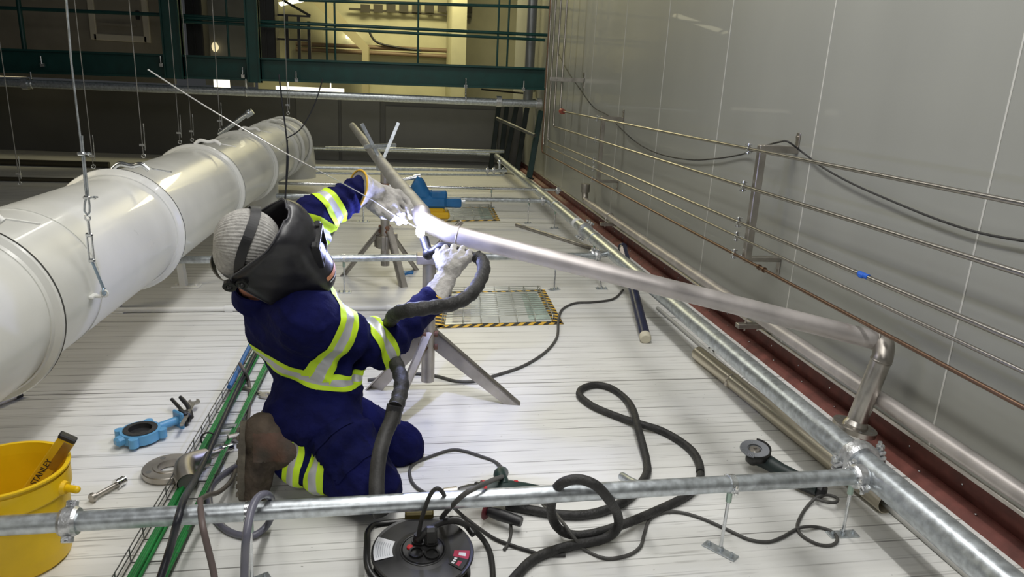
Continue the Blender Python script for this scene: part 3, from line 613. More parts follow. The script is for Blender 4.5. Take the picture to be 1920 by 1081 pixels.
# lug plus chain sling
yl = ysolve(172, DX+DR, DZ-0.02); lug = V3(DX+DR+0.005, yl, DZ-0.02)
m = MB(); m.box(lug, (0.02, 0.05, 0.012), bev=0.003); m.cyl(lug, lug+V3(0.035, 0, 0), 0.008, seg=8); m.torus(lug+V3(0.045, 0, 0.012), (0, 1, 0), 0.014, 0.004, 16, 6); m.build('lifting_lug', white, t)
Yc = lug[1]; sp = lambda px, py: AY(px, py, Yc-0.012)
t = thing('wire_sling', 'wire rope sling with turnbuckle holding the near part of the white duct', 'sling', lug)
top = sp(117, -90); k1 = sp(151, 262); k2 = sp(162, 370); eye = sp(164, 404)
m = MB(); m.tube([top, sp(134, 120), k1, k2, sp(159, 380), sp(158, 395), eye], 0.0042, 8); m.tube([sp(154, 254), k1+V3(0.006, 0, 0), k2+V3(0.008, 0, 0), sp(168, 385), sp(168, 397), eye], 0.004, 8); m.build('wire_rope', galv, t)
for c in (sp(152, 288), sp(163, 370)): m = MB(); m.box(c, (0.026, 0.018, 0.014), bev=0.004); m.cyl(c-V3(0.0, 0, 0), c+V3(0.04, 0, 0.002), 0.004, seg=6); m.hexa(c+V3(0.028, 0, 0), (1, 0, 0), 0.007, 0.006); m.build('rope_clip', zinc, t)
m = MB(); m.torus(sp(164, 408), (0.3, 1, 0), 0.011, 0.004, 18, 6); m.cyl(sp(165, 412), sp(168, 440), 0.006, seg=8); m.build('eye_bolt', zinc, t)
m = MB(); a, b_ = sp(167, 440), sp(172, 488)
for d in (-0.009, 0.009): m.cyl(a+V3(d, 0, 0), b_+V3(d, 0, 0), 0.0042, seg=8)
for c in (a, b_): m.box(c, (0.028, 0.014, 0.018), bev=0.005)
m.build('turnbuckle', zinc, t)
m = MB(); m.cyl(b_, lug+V3(0.045, 0, 0.03), 0.006, seg=8); m.torus(lug+V3(0.045, 0, 0.02), (1, 0, 0), 0.014, 0.004, 16, 6); m.build('hook_bolt', mat('blue_zinc', (0.35, 0.45, 0.55), 0.35, 0.8), t)
# thin hanging wires
for i, (px, py, Y, dz, r, lab) in enumerate(((37, 343, 8.6, 0, .007, 'leftmost hanging wire, ending left of the white duct'), (175, 312, 7.4, 0.0, .006, 'hanging wire with a hook, right of the thick sling'), (269, 292, 7.2, 0, .006, 'hanging wire ending above the second duct clamp'), (337, 266, 8.6, 0, .006, 'hanging wire above the third duct clamp'), (360, 262, 9.0, 0, .005, 'fine hanging wire left of the diagonal welding rod end'), (413, 244, 8.4, 0, .007, 'hanging wire ending at the loose steel rod on the duct'), (540, 212, 9.6, 0, .008, 'pale hanging wire above the far duct elbow'))):
    c = AY(px, py, Y); t = thing('hanging_wire', lab, 'wire', c, 'wires hanging from above')
    zt = 3.0 if i < 6 else 3.2
    m = MB(); m.cyl(c, (c[0], Y, zt), r*0.65, seg=6); m.build('wire', mat('dim_wire', (0.3, 0.3, 0.29), 0.5, 0.5), t)
    m = MB(); q = c+V3(0, 0, 0.0); m.torus(q, (0, 1, 0), 0.018, 0.005, 12, 6); m.box(q+V3(0.0, 0, 0.1), (0.05, 0.02, 0.02)); m.cyl(q+V3(.02, 0, .05), q+V3(.025, 0, .3), 0.005, seg=6); m.build('hook', zinc, t)
m = MB(); Y = 7.4; m.tube(cr([AY(523, 140, Y), AY(530, 200, Y), AY(537, 255, Y), AY(540, 300, Y), AY(537, 345, Y), AY(533, 385, Y)], 6), 0.008, 8); m.tube(cr([AY(605, 148, Y), AY(590, 195, Y), AY(565, 240, Y), AY(539, 258, Y)], 6), 0.006, 8); m.tube([AY(539, 262, Y), AY(535, 385, Y)], 0.007, 6); one(m, 'hanging_cable', mat('dark_cable', (0.02, 0.022, 0.03), 0.5), 'dark cable hanging in front of the far duct elbow, behind the helmet', 'cable')
m = MB(); a, b_ = AY(410, 252, 7.6), AY(466, 212, 7.6); m.cyl(a, b_, 0.022, seg=10); m.ball(b_, 0.035, 10); m.cyl(b_-V3(0.03, 0, 0.03), b_+V3(0.04, 0, 0.02), 0.03, seg=8); one(m, 'steel_rod', galv, 'short loose steel rod leaning behind the white duct', 'rod')
# dim items on the far floor
for (p, q, r, lab) in (((-40, 302), (205, 309), .05, 'dim long pipe on the dark far floor at the left'), ((-40, 334), (150, 338), .03, 'thin yellowish strip on the dark far floor at the left'), ((-40, 254), (330, 264), .05, 'dark long pipe below the far dark wall at the left')):
    m = MB(); A, B = G(*p, r), G(*q, r); m.cyl(A, B, r, seg=10); one(m, 'floor_pipe', mat('dim_pipe', (0.1, 0.09, 0.06), 0.4, 0.5), lab, 'pipe', 'dim pipes on the far floor')
# ============================================================ THE WELDED PIPE, STANDS, ARC
PR = 0.0445
p_el, p_a = AD(1640, 637, 3.30), AD(858, 441, 3.38)
p_w = AD(790, 400, 3.42); v2 = AY(713, 302, 5.75); d2 = nrm(v2-p_w)
s_ = 2.0
while 540.5-FPX*(((p_w+d2*s_)-EYE)@UPV)/(((p_w+d2*s_)-EYE)@FWD) > 236 and s_ < 9: s_ += 0.05
p_far = p_w+d2*s_
d1 = nrm(p_a-p_el)
t = thing('welded_pipe', 'pale stainless pipe being welded, bent at the arc, flanged end beside the wall', 'pipe', (p_a+p_el)/2)
m = MB(); m.tube([p_a, p_el], PR, 36); m.build('straight_pipe', pipe_raw, t)
k_ = p_a+d1*0.16                                           # corner of the welded elbow
ew = cr([p_a, p_a+d1*0.05, (p_a+d1*0.12+p_w)/2+d1*0.015, p_w, p_w+d2*0.02], 8)
m = MB(); m.tube(ew, PR*1.01, 36); m.torus(p_a, d1, PR*1.0, 0.0035, 36, 6); m.build('bend', pipe_raw, t)
m = MB(); m.tube([p_w+d2*0.018, p_far], PR, 32); m.build('far_pipe', mat('dull_pipe', (0.4, 0.39, 0.37), 0.5, 0.6, 6, 0.25), t)
leg0, leg1 = AD(1655, 668, 3.25), AD(1606, 790, 3.34); dl = nrm(leg1-leg0)
m = MB(); c_ = AD(1664, 640, 3.28); m.tube(cr([p_el-d1*0.01, p_el-d1*0.03, c_+(leg0-c_)*0.25-V3(0.012, 0, 0.0), leg0, leg0+dl*0.02], 8), PR*1.02, 32); m.torus(p_el, d1, PR, 0.004, 36, 6); m.torus(leg0+dl*0.02, dl, PR, 0.004, 36, 6); m.build('elbow', steel_dull, t)
m = MB(); m.cyl(leg0+dl*0.02, leg1, PR, seg=32); m.lathe(leg1-dl*0.01, dl, [(PR, 0), (PR*1.25, 0.02), (PR*1.25, 0.03)], 32); m.build('stub', steel, t)
m = MB(); m.ring(leg1+dl*0.03, dl, 0.1, PR*0.95, 0.024, 40)
u, v, _ = frame(dl); m.m = 1
for k in range(8): a = k*math.pi/4+0.3; m.cyl(leg1+dl*0.0175+0.08*(math.cos(a)*u+math.sin(a)*v), leg1+dl*0.0182+0.08*(math.cos(a)*u+math.sin(a)*v), 0.009, seg=12)
m.build('flange', [steel, ductseam], t)
ARC = AD(788, 434, 3.30); arc_o.location = tuple(ARC-FWD*0.1-RGT*0.05)
m = MB(); m.ball(ARC, 0.021, 16, (1, 1, 1.35)); m.ball(ARC+UPV*0.03, 0.014, 12); one(m, 'welding_arc', mat('arc_plasma', (0.8, 0.84, 1.0), 0.5, emit=60), 'dazzling white welding arc at the pipe bend', 'welding arc')
def stand(name, label, P, zb, zt, r, legs, lw, lt, top, mm):
    t = thing(name, label, 'pipe stand', (P[0], P[1], 0)); P = V3(P[0], P[1], 0)
    m = MB(); m.cyl(P+V3(0, 0, zb), P+V3(0, 0, zt), r, seg=24); m.build('post', mm, t)
    for (e, z0) in legs:
        e = V3(e[0], e[1], 0); d = nrm((e-P)*V3(1, 1, 0)); a = P+d*r*0.9+V3(0, 0, z0); m = MB(); side = np.cross(d, (0, 0, 1))
        # channel leg: web plus a thin flange, cut level with the floor
        h = lw; A = [a+V3(0, 0, h*0.5), a-V3(0, 0, h*0.5), e-d*h*0.45, e+d*h*0.35]
        for off, wd in ((0, lt),):
            q = [p+side*wd/2 for p in A]+[p-side*wd/2 for p in A]
            m.add(q, [[0, 1, 2, 3], [7, 6, 5, 4], [0, 3, 7, 4], [1, 5, 6, 2], [0, 4, 5, 1], [3, 2, 6, 7]], False)
        f0 = [A[0], A[3]]; q = [f0[0]+side*lt*0.5, f0[0]-side*lt*3.2, f0[1]-side*lt*3.2, f0[1]+side*lt*0.5]; dn = V3(0, 0, -lt*0.9)
        m.add(q+[p+dn for p in q], [[0, 1, 2, 3], [7, 6, 5, 4], [0, 4, 5, 1], [1, 5, 6, 2], [2, 6, 7, 3], [3, 7, 4, 0]], False)
        o = m.build('leg', mm, t); m = MB()
        for k in (-0.32, 0.32): m.hexa(a+V3(0, 0, h*k)+d*0.004, np.cross(side, (0, 0, 1)), 0.017, 0.03)
        m.build('weld_bead', rust, o)
    return t, P
sx = AY(803, 640, 3.44); hz = AY(805, 490, 3.44)[2]
t, P = stand('pipe_stand', 'heavy steel pipe stand with three channel legs in front of the welder', sx, AY(801, 713, 3.44)[2], hz, 0.034, ((G(962, 758), 0.33), (G(722, 806), 0.33), (G(702, 728), 0.33)), 0.105, 0.012, None, steel_dull)
m = MB(); m.cyl(P+V3(0, 0, hz-0.12), P+V3(0, 0, hz+0.08), 0.026, seg=20); m.build('inner_post', galv, t)
m = MB(); m.box(P+V3(0, 0, hz+0.015), (0.13, 0.08, 0.045), bev=0.004); c = V3(P[0], P[1], hz+0.04)
for k, q in ((-1, AD(800, 470, 3.42)), (1, AD(866, 415, 3.52))): m.beam(c, q, 0.022, 0.022, bev=0.003)
m.build('vee_head', steel_dull, t)
s2 = AY(722, 470, 5.8); 
t, P = stand('tripod_stand', 'small galvanised tripod pipe stand behind the glove, with a vee head', s2, AY(722, 497, 5.8)[2], AY(717, 308, 5.8)[2], 0.036, ((G(645, 515), 0.42), (G(752, 538), 0.42), (G(782, 506), 0.42)), 0.052, 0.016, None, steel_dull)
hub = AY(722, 452, 5.8)
m = MB(); m.lathe(hub-V3(0, 0, .05), (0, 0, 1), [(0.04, 0), (0.075, 0), (0.075, 0.1), (0.04, 0.1)], 24)
for k in range(3): a = k*2.1+0.4; m.box(hub+V3(math.cos(a)*.08, math.sin(a)*.08, 0), (0.05, 0.03, 0.12), (V3(math.cos(a), math.sin(a), 0), V3(-math.sin(a), math.cos(a), 0), V3(0, 0, 1)), 0.004)
m.build('hub', steel_dull, t)
m = MB(); vt = AY(716, 305, 5.8); m.cyl(vt-V3(0, 0, 0.06), vt, 0.045, seg=20); m.beam(vt, AY(678, 232, 5.75), 0.03, 0.025); m.beam(vt, AY(747, 230, 5.85), 0.03, 0.025); m.cyl(AY(684, 275, 5.7), AY(741, 272, 5.9), 0.016, seg=10); m.build('vee_head', galv, t)
m = MB(); m.ring(AY(719, 345, 5.8), (0, 0, 1), 0.046, 0.035, 0.02); m.build('collar', rust, t)
m = MB(); m.box(G(765, 513)+V3(0, 0, 0.012), (0.09, 0.05, 0.024), bev=0.008); m.beam(G(757, 516)+V3(0, 0, .012), G(774, 511)+V3(0, 0, .012), 0.02, 0.02); one(m, 'clip', visebl, 'small blue clip on the floor beside the tripod leg', 'clip')
# filler rod and torch
m = MB(); ra, rb = AD(781, 426, 3.27), AD(277, 130, 2.5)
pts = [ra, AD(735, 400, 3.17), AD(700, 376, 3.06), AD(640, 342, 2.92), AD(530, 284, 2.8), AD(400, 208, 2.68), rb]; m.tube(cr(pts, 6), [0.0022]*len(cr(pts, 6)), 8); one(m, 'filler_rod', mat('rod_bright', (0.75, 0.75, 0.74), 0.3, 0.8), 'long thin bright welding rod held in the raised glove', 'welding rod')
t = thing('welding_torch', 'black welding torch with braided hose held under the pipe in the near glove', 'torch', AD(800, 470, 3.25))
th0, th1 = AD(806, 470, 3.22), AD(893, 480, 3.14)
m = MB(); m.tube(cr([AD(795, 446, 3.27), AD(798, 456, 3.26), AD(803, 470, 3.24), AD(812, 472, 3.23), AD(828, 462, 3.22), AD(850, 464, 3.2)], 6), 0.021, 14); m.ball(AD(803, 476, 3.24), 0.027, 12); m.cyl(AD(803, 476, 3.24), AD(803, 486, 3.235), 0.014, 0.01, seg=12); m.build('torch_head', black, t)
m = MB(); m.cyl(AD(795, 448, 3.27), AD(791, 437, 3.285), 0.009, 0.006, seg=12); m.build('nozzle', mat('ceramic_pink', (0.5, 0.3, 0.27), 0.5), t)
m = MB(); m.tube([AD(848, 464, 3.2), th1], 0.015, 14); m.build('handle', black, t)
hose = [th1, AD(903, 488, 3.12), AD(907, 505, 3.05), AD(898, 530, 2.95), AD(878, 555, 2.85), AD(845, 570, 2.78), AD(800, 577, 2.70), AD(762, 582, 2.70), AD(738, 592, 2.78), AD(727, 622, 2.98), AD(732, 655, 2.96), AD(744, 685, 2.80), AD(753, 715, 2.68), AD(748, 745, 2.6), AD(741, 765, 2.55)]
q = cr(hose, 8); m = MB(); m.tube(q, [0.0285+0.002*math.sin(i*1.3) for i in range(len(q))], 14); m.build('hose', hosem, t)
q = cr([hose[-1], AD(733, 790, 2.53), AD(722, 815, 2.5), AD(712, 850, 2.44), AD(707, 890, 2.4), AD(707, 935, 2.36), AD(715, 965, 2.36)], 8); m = MB(); m.tube(q, 0.0265, 14); m.m = 1; m.tube([hose[-1]+UPV*0.012, hose[-1]-UPV*0.05-RGT*0.012], 0.0305, 14); m.build('hose_sleeve', [rubber, black], t)
# ============================================================ CABLES AND HOSES ON THE FLOOR
CORDS = []
def cable(pts, r, name, mm, label, group, n=6, seg=10):
    P = [G(p[0], p[1], p[2] if len(p) > 2 else r) for p in pts]
    m = MB(); m.tube(cr(P, n), r, seg)
    if group in ('grinder', 'drill', 'reel'): CORDS.append((group, m, mm)); return
    return one(m, name, mm, label, 'cable', group)
cable([(1313, 885), (1311, 868), (1298, 845), (1272, 824), (1238, 806), (1203, 795, .03), (1160, 781), (1118, 764), (1096, 750), (1086, 738), (1093, 727), (1117, 721), (1145, 727), (1172, 746), (1187, 768, .04), (1196, 800, .055), (1204, 830, .04), (1212, 862), (1213, 885), (1200, 908), (1180, 932), (1145, 952), (1100, 964), (1050, 964), (1000, 956), (950, 946)], 0.0185, 'welding_cable', hosem, 'thick black braided cable lying in a teardrop loop on the floor', 'thick cables on the floor')
cable([(1314, 888), (1308, 908), (1285, 930), (1235, 955), (1170, 982, .04), (1110, 1000, .04), (1068, 1001, .03), (1043, 985, .06), (1033, 955, .14), (1040, 922, .26), (1054, 905, .325), (1085, 898, .345), (1118, 910, .33), (1143, 938, .26), (1158, 965, .14), (1157, 990, .07), (1130, 1010, .03), (1060, 1025, .022), (1000, 1048), (958, 1090)], 0.0175, 'welding_cable', hosem, 'thick black cable hooked over the front galvanised pipe', 'thick cables on the floor')
cable([(1531, 935, .03), (1552, 941, .03), (1567, 941, .03), (1570, 934, .03), (1555, 928, .03), (1535, 930, .03), (1515, 947), (1500, 970), (1495, 990), (1507, 1006), (1535, 1020), (1560, 1021), (1570, 1010), (1560, 996), (1535, 988), (1510, 987, .018), (1492, 992), (1465, 1007), (1440, 1015), (1405, 1011), (1365, 993), (1315, 971), (1275, 960), (1243, 961), (1218, 974), (1208, 1000), (1200, 1025), (1175, 1041), (1135, 1046), (1098, 1031), (1077, 1008, .05), (1060, 985, .07), (1035, 955, .03), (1010, 935), (985, 922)], 0.0065, 'power_cord', cordm, 'grey cord of the angle grinder curling across the right floor', 'grinder')
cable([(1168, 543), (1150, 560), (1112, 566), (1078, 568), (1054, 580), (1047, 600, .02), (1044, 632), (1022, 660), (980, 686), (930, 703), (890, 714), (855, 714), (820, 705), (780, 700), (735, 706), (690, 712)], 0.009, 'floor_cable', cordm, 'grey cable running past the floor hatch and behind the heavy stand', None)
cable([(944, 893, .06), (943, 880, .03), (930, 866), (905, 856), (870, 845), (845, 843), (805, 856), (776, 869), (768, 884), (774, 905), (795, 922), (850, 945)], 0.007, 'power_cord', cordm, 'grey cord looping beside the far knee to the drill', 'drill')
cable([(785, 1003, .16), (790, 975, .22), (803, 935, .33), (815, 917, .37), (826, 918, .36), (838, 935, .25), (858, 958, .06), (885, 980), (925, 1008), (960, 1022), (985, 1030), (1020, 1040), (1060, 1040)], 0.007, 'power_cord', rubber, 'black cord rising from the reel socket over the front pipe', 'reel')
cable([(783, 1012, .14), (800, 995, .17), (830, 979, .17), (860, 978, .15), (893, 997, .06), (913, 1022), (922, 1050), (925, 1095)], 0.010, 'power_cord', rubber, 'black cord bending from the reel to the bottom of the picture', 'reel')
cable([(828, 970, .15), (845, 950, .25), (872, 925, .33), (905, 908, .33), (930, 897, .2), (944, 893, .12)], 0.009, 'power_cord', cordm, 'grey cord passing over the front pipe between reel and drill', 'reel')
cable([(957, 975, .03), (958, 1000), (952, 1020), (945, 1030)], 0.006, 'power_cord', cordm, 'short grey cord below the drill side handle', 'drill')
cable([(375, 937, .28), (377, 960, .3), (380, 985, .3), (388, 1020, .25), (398, 1060, .18), (405, 1100, .12)], 0.010, 'hose', mat('brown_hose', (0.12, 0.09, 0.085), 0.5), 'thin brown hose hanging over the front pipe left of the boot', 'hoses at the left')
cable([(375, 936, .27), (392, 927, .2), (410, 922, .12), (430, 905, .05), (440, 885), (452, 850), (463, 800), (468, 750), (466, 715), (458, 695, .1), (449, 681, .12)], 0.009, 'hose', mat('brown_hose2', (0.1, 0.085, 0.075), 0.5), 'thin brown cable lying over the cable tray beside the boot', 'hoses at the left')
cable([(458, 1100, .1), (459, 1050, .2), (462, 1005, .3), (470, 960, .34), (482, 934, .35), (497, 926, .34), (508, 934, .28), (510, 960, .1), (500, 985, .03), (475, 1003, .02), (440, 1000), (415, 985), (397, 960), (392, 930), (398, 908), (420, 888), (445, 872)], 0.0125, 'hose', mat('purple_grey_hose', (0.13, 0.13, 0.17), 0.35), 'grey hose looped over the front pipe in front of the boot', 'hoses at the left')
cable([(295, 1100, .12), (318, 1030, .2), (333, 975, .31), (345, 935, .3), (362, 905, .14), (385, 860, .07), (410, 805, .06), (440, 740, .06), (468, 682, .06), (490, 640, .06)], 0.012, 'hose', mat('black_blue_hose', (0.012, 0.013, 0.02), 0.4), 'black cable lying over the front pipe and along the green cable tray', 'hoses at the left')
cable([(430, 725, .08), (447, 692, .08), (458, 668, .08), (470, 645, .08), (482, 620, .08)], 0.012, 'cable', mat('blue_cable', (0.03, 0.12, 0.3), 0.45), 'blue cable in the wire tray just behind the welder', None)
# ============================================================ WIRE CABLE TRAY WITH GREEN CABLES
xt0 = float(np.mean([G(*q)[0] for q in ((238, 1075), (440, 715))])); xt1 = float(np.mean([G(*q)[0] for q in ((335, 1075), (508, 672))]))
t = thing('cable_tray', 'wire mesh cable tray with green cables running along the floor beside the welder', 'cable tray', ((xt0+xt1)/2, 4, 0))
zt_, y0, y1 = 0.065, 1.2, 9.5
wire = mat('tray_wire', (0.16, 0.16, 0.16), 0.4, 0.7)
for x in (xt0, xt1):
    for z in ((0.012, 0.04, zt_) if x == xt0 else (0.012, 0.035)):
        m = MB(); m.cyl((x, y0, z), (x, y1, z), 0.0025, seg=6); m.build('long_wire', wire, t)
for k in range(60):
    y = y0+0.1+k*0.125
    if y > 8.5: break
    m = MB(); m.tube([(xt0, y, zt_), (xt0, y, 0.01), (xt1, y, 0.01), (xt1, y, 0.04)], 0.0025, 6); m.build('cross_wire', wire, t)
for x0_, n_, lab in (((xt0*0.72+xt1*0.28), 4, 0), ((xt0*0.1+xt1*0.9), 3, 1)):
    for k in range(n_):
        xx = x0_+(k-(n_-1)/2)*0.0105; m = MB(); P = [V3(xx+0.002*math.sin(y*3+k), y, 0.02+0.006*((k*7) % 3)+0.001*math.sin(y*5+k*2)) for y in np.arange(y0, y1, 0.25)]; m.tube(P, 0.0068, 8); m.build('green_cable', greenk, t)
for y in (1.9, 3.0): m = MB(); m.torus(((xt0*0.72+xt1*0.28), y, 0.025), (0, 1, 0), 0.034, 0.004, 16, 6); m.build('cable_tie', black, t)
# ============================================================ BUCKET AND SPIRIT LEVEL
ZV = V3(0, 0, 1)
bw = 1.0
bc = G(48, 1052); bc = V3(bc[0]-0.03, bc[1]+0.02, 0)
BR0, BR1, BH = 0.155, 0.178, 0.33
# fit the bucket from its rim: right rim edge at px 132, rim level at py ~880
t = thing('bucket', 'yellow plastic bucket at the lower left with a spirit level inside', 'bucket', bc)
m = MB(); seg = 56
prof = [(0.0, 0.0), (BR0-0.012, 0.0), (BR0, 0.012), (BR0+0.006, 0.06), (BR1-0.004, BH-0.05), (BR1-0.004, BH-0.048), (BR1, BH-0.03), (BR1, BH), (BR1+0.007, BH+0.002), (BR1+0.007, BH+0.008), (BR1-0.006, BH+0.008), (BR1-0.010, BH-0.03), (BR0+0.002, 0.05), (BR0-0.018, 0.008), (0.0, 0.008)]
m.lathe(bc, ZV, prof, seg); m.build('body', yellow, t)
hd = nrm(V3(0.93, -0.12, 0))
for sg in (1, -1):
    m = MB(); c = bc+V3(0, 0, BH-0.055)+hd*sg*BR1*0.97; m.cyl(c, c+hd*sg*0.02, 0.026, 0.02, seg=18); m.cyl(c+hd*sg*0.012, c+hd*sg*0.055-V3(0, 0.01, 0), 0.012, seg=14); m.ball(c+hd*sg*0.055-V3(0, 0.01, 0), 0.0125, 12); m.build('handle_lug', yellow, t)
m = MB(); fr = nrm(V3(-0.2, -1, 0)); 
for dx_ in (-0.09, 0.05):
    pass
m.lathe(bc, ZV, [(BR1+0.0015, BH-0.075), (BR1+0.003, BH-0.07), (BR1+0.003, BH-0.01)], seg); m.build('rim_band', yellow, t)
la, lb = AD(118, 832, (G(118, 832)-EYE)@FWD*0), None
lvt = AY(127, 820, bc[1]+0.07); lvb = V3(bc[0]-0.075, bc[1]+0.05, 0.06)
t = thing('spirit_level', 'yellow and silver spirit level standing in the bucket', 'spirit level', lvb)
d_ = nrm(lvt-lvb); L_ = np.linalg.norm(lvt-lvb); u_ = nrm(np.cross((0.25, -1, 0.1), d_)); n_ = np.cross(d_, u_)
m = MB(); m.box((lvt+lvb)/2, (0.05, 0.022, L_), (u_, n_, d_), 0.002)
m.m = 1; m.box((lvt+lvb)/2-u_*0.0265, (0.005, 0.023, L_*0.98), (u_, n_, d_)); m.box(lvb+d_*L_*0.84-u_*0.013, (0.03, 0.0235, 0.11), (u_, n_, d_)); m.build('body', [yelp, steel], t)
m = MB(); m.box(lvt, (0.056, 0.028, 0.018), (u_, n_, d_), 0.004); m.build('end_cap', black, t)
m = MB(); nn = n_ if n_@(EYE-lvt) > 0 else -n_
tv = -u_ if np.cross(d_, -u_)@nn > 0 else u_
text_mesh(m, 'STANLEY', lvb+d_*L_*0.66+nn*0.0118+u_*0.006, d_, tv, 0.026); m.build('lettering', ink, t)
# ============================================================ BLUE BUTTERFLY VALVE
t = thing('butterfly_valve', 'light blue butterfly valve with black lever lying on the floor', 'valve', G(262, 818))
vc = G(264, 812, 0.035); ax_ = nrm(G(330, 790)-G(262, 815)); ax_ = nrm(ax_*V3(1, 1, 0)); sd = np.cross(ZV, ax_)
m = MB(); ro, ri, hh = 0.082, 0.054, 0.044
m.ring(vc, ZV, ro, ri, hh, 40)
for a in (0.7, 2.3, 3.9, 5.5):
    c = vc+ro*1.08*(math.cos(a)*ax_+math.sin(a)*sd); m.cyl(c-ZV*0.02, c+ZV*0.02, 0.02, seg=14)
m.box(vc-ax_*0.088, (0.05, 0.045, 0.04), (ax_, sd, ZV), 0.01); m.build('body', blue, t)
m = MB(); m.ring(vc, ZV, ri+0.016, ri-0.006, hh+0.008, 36); m.build('seat_ring', rubber, t)
m = MB(); m.lathe(vc-ZV*0.004, ZV, [(0.0, 0), (ri-0.004, 0.002), (ri-0.004, 0.008), (0, 0.012)], 30); m.build('disc', mat('disc_dark', (0.05, 0.05, 0.05), 0.4, 0.5), t)
nk = vc+ax_*0.17; m = MB(); m.cyl(vc+ax_*0.075, nk, 0.019, seg=20); m.box(nk+ax_*0.008, (0.016, 0.075, 0.085), (ax_, sd, ZV), 0.006)
for k in (-1, 1): m.cyl(nk+sd*k*0.03-ax_*0.006, nk+sd*k*0.03+ax_*0.024, 0.006, seg=8)
m.build('neck', blue, t)
m = MB(); pl = nk+ax_*0.03; m.box(pl, (0.024, 0.06, 0.075), (ax_, sd, ZV), 0.008); m.ring(pl+ax_*0.016, ax_, 0.032, 0.008, 0.014, 20)
hb = pl+ax_*0.035; h1 = G(338, 744, 0.07); h2 = G(322, 748, 0.05)
m.tube(cr([hb-ZV*0.01, hb+(h1-hb)*0.4+ax_*0.012, h1], 5), [0.016, 0.015, 0.014, 0.013, 0.012, 0.011, 0.011, 0.011, 0.011, 0.010, 0.009][:11], 10); m.tube(cr([hb-ZV*0.02+ax_*-0.01, (hb+h2)/2-ZV*0.012, h2], 4), 0.009, 8); m.build('lever', black, t)
def spanner(a, b_, label, hd_=0.03, th=0.009, grp='spanners on the floor'):
    a = np.asarray(a, float); b_ = np.asarray(b_, float); d = nrm(b_-a); s__ = nrm(np.cross(ZV, d)); n = np.cross(d, s__); t = thing('spanner', label, 'spanner', (a+b_)/2*V3(1, 1, 1), grp)
    m = MB(); m.beam(a, b_-d*hd_*0.6, hd_*0.62, th, n if abs(n[2]) > 0.5 else None, 0.002); m.build('shank', steel_dull, t)
    m = MB(); p = [(-1, -.55), (-.2, -1), (.9, -.85), (1.25, -.5), (.1, -.38), (-.1, 0), (.1, .38), (1.25, .5), (.9, .85), (-.2, 1), (-1, .55)]
    # jaw turned fifteen degrees like a real open ender
    ca, sa = math.cos(0.26), math.sin(0.26); m.prism([((x*ca-y*sa)*hd_, (x*sa+y*ca)*hd_) for x, y in p], b_, d, s__, th*1.15); m.build('jaw', steel, t); return t
spanner(G(340, 797, 0.06), G(364, 757, 0.03)+V3(0, 0, 0.01), 'open spanner leaning beside the lever of the blue valve', 0.027)
spanner(G(452, 723, 0.012), G(498, 740, 0.012), 'open spanner lying under the green cables by the welder\'s back', 0.03)
# flange ring, weld elbow, long bolts, clamp
t = thing('pipe_flange', 'grey steel flange ring lying on the floor beside the cable tray', 'flange', G(318, 885)); c = G(318, 878, 0.02)
m = MB(); m.lathe(c-ZV*0.014, ZV, [(0.045, 0), (0.1, 0), (0.103, 0.004), (0.103, 0.024), (0.1, 0.027), (0.062, 0.027), (0.06, 0.03), (0.045, 0.03), (0.045, 0)], 48); m.build('ring', steel_dull, t)
m = MB()
for k in range(4): a = 0.6+k*math.pi/2; q = c+0.08*V3(math.cos(a), math.sin(a), 0); m.cyl(q+ZV*0.0128, q+ZV*0.0135, 0.011, seg=16)
m.build('bolt_hole', ductseam, t)
e0, e1, e2 = G(352, 905, 0.05), G(352, 868, 0.055), G(385, 858, 0.04)
m = MB(); m.tube(cr([e0, e0+(e1-e0)*0.5+V3(-.012, 0, 0.005), e1, e2], 7), 0.04, 24, cap=(False, False)); m.m = 1; m.cyl(e0+nrm(e1-e0)*0.004, e0+nrm(e1-e0)*0.005, 0.036, seg=22); one(m, 'pipe_elbow', [steel_dull, ductseam], 'loose steel pipe elbow in the green cable tray beside the flange', 'pipe elbow')
def longbolt(a, b_, r, label):
    a = np.asarray(a, float); b_ = np.asarray(b_, float); d = nrm(b_-a); t = thing('bolt', label, 'bolt', (a+b_)/2, 'long bolts on the floor')
    m = MB(); m.cyl(a, b_, r, seg=14); m.build('shank', steel_dull, t); m = MB(); m.hexa(a, d, r*1.9, r*1.6); m.build('head', steel_dull, t)
    m = MB(); m.hexa(b_-d*r*1.0, d, r*1.9, r*1.8); m.ring(b_-d*r*4, d, r*2.2, r, r*0.7, 16); m.hexa(b_-d*r*2.6, d, r*1.9, r*1.2); m.build('nut', chrome, t)
longbolt(G(174, 932, 0.02), G(234, 899, 0.02), 0.0095, 'long bolt with nut and washer lying right of the yellow bucket')
longbolt(G(395, 851, 0.02), G(436, 837, 0.02), 0.011, 'long bolt with nut lying under the green cables beside the boot')
t = thing('strut_bracket', 'small grey channel clamp under the green cables beside the boot', 'clamp', G(420, 815))
m = MB(); a, b_ = G(400, 803, .03), G(447, 797, .03); m.beam(a, b_, 0.03, 0.006); m.beam(G(405, 828, .02), G(450, 820, .02), 0.03, 0.006); m.beam(G(446, 797, .03), G(450, 822, .02), 0.03, 0.006); m.build('frame', galv, t)
m = MB(); m.cyl(G(428, 822, .03), G(445, 818, .03), 0.018, seg=10); m.build('screw', steel_dull, t)
m = MB(); m.cyl(G(420, 829, .012), G(462, 821, .012), 0.010, seg=10); one(m, 'steel_rod', steel_dull, 'thin steel rod lying against the boot, under the thin brown cable', 'rod')
m = MB(); m.cyl(G(-30, 768, .015), G(39, 740, .015), 0.012, seg=10); m.m = 1; m.cyl(G(28, 744, .016), G(40, 739, .016), 0.014, seg=10); one(m, 'steel_rod', [steel_dull, black], 'dark rod lying on the floor at the left edge under the duct', 'rod')
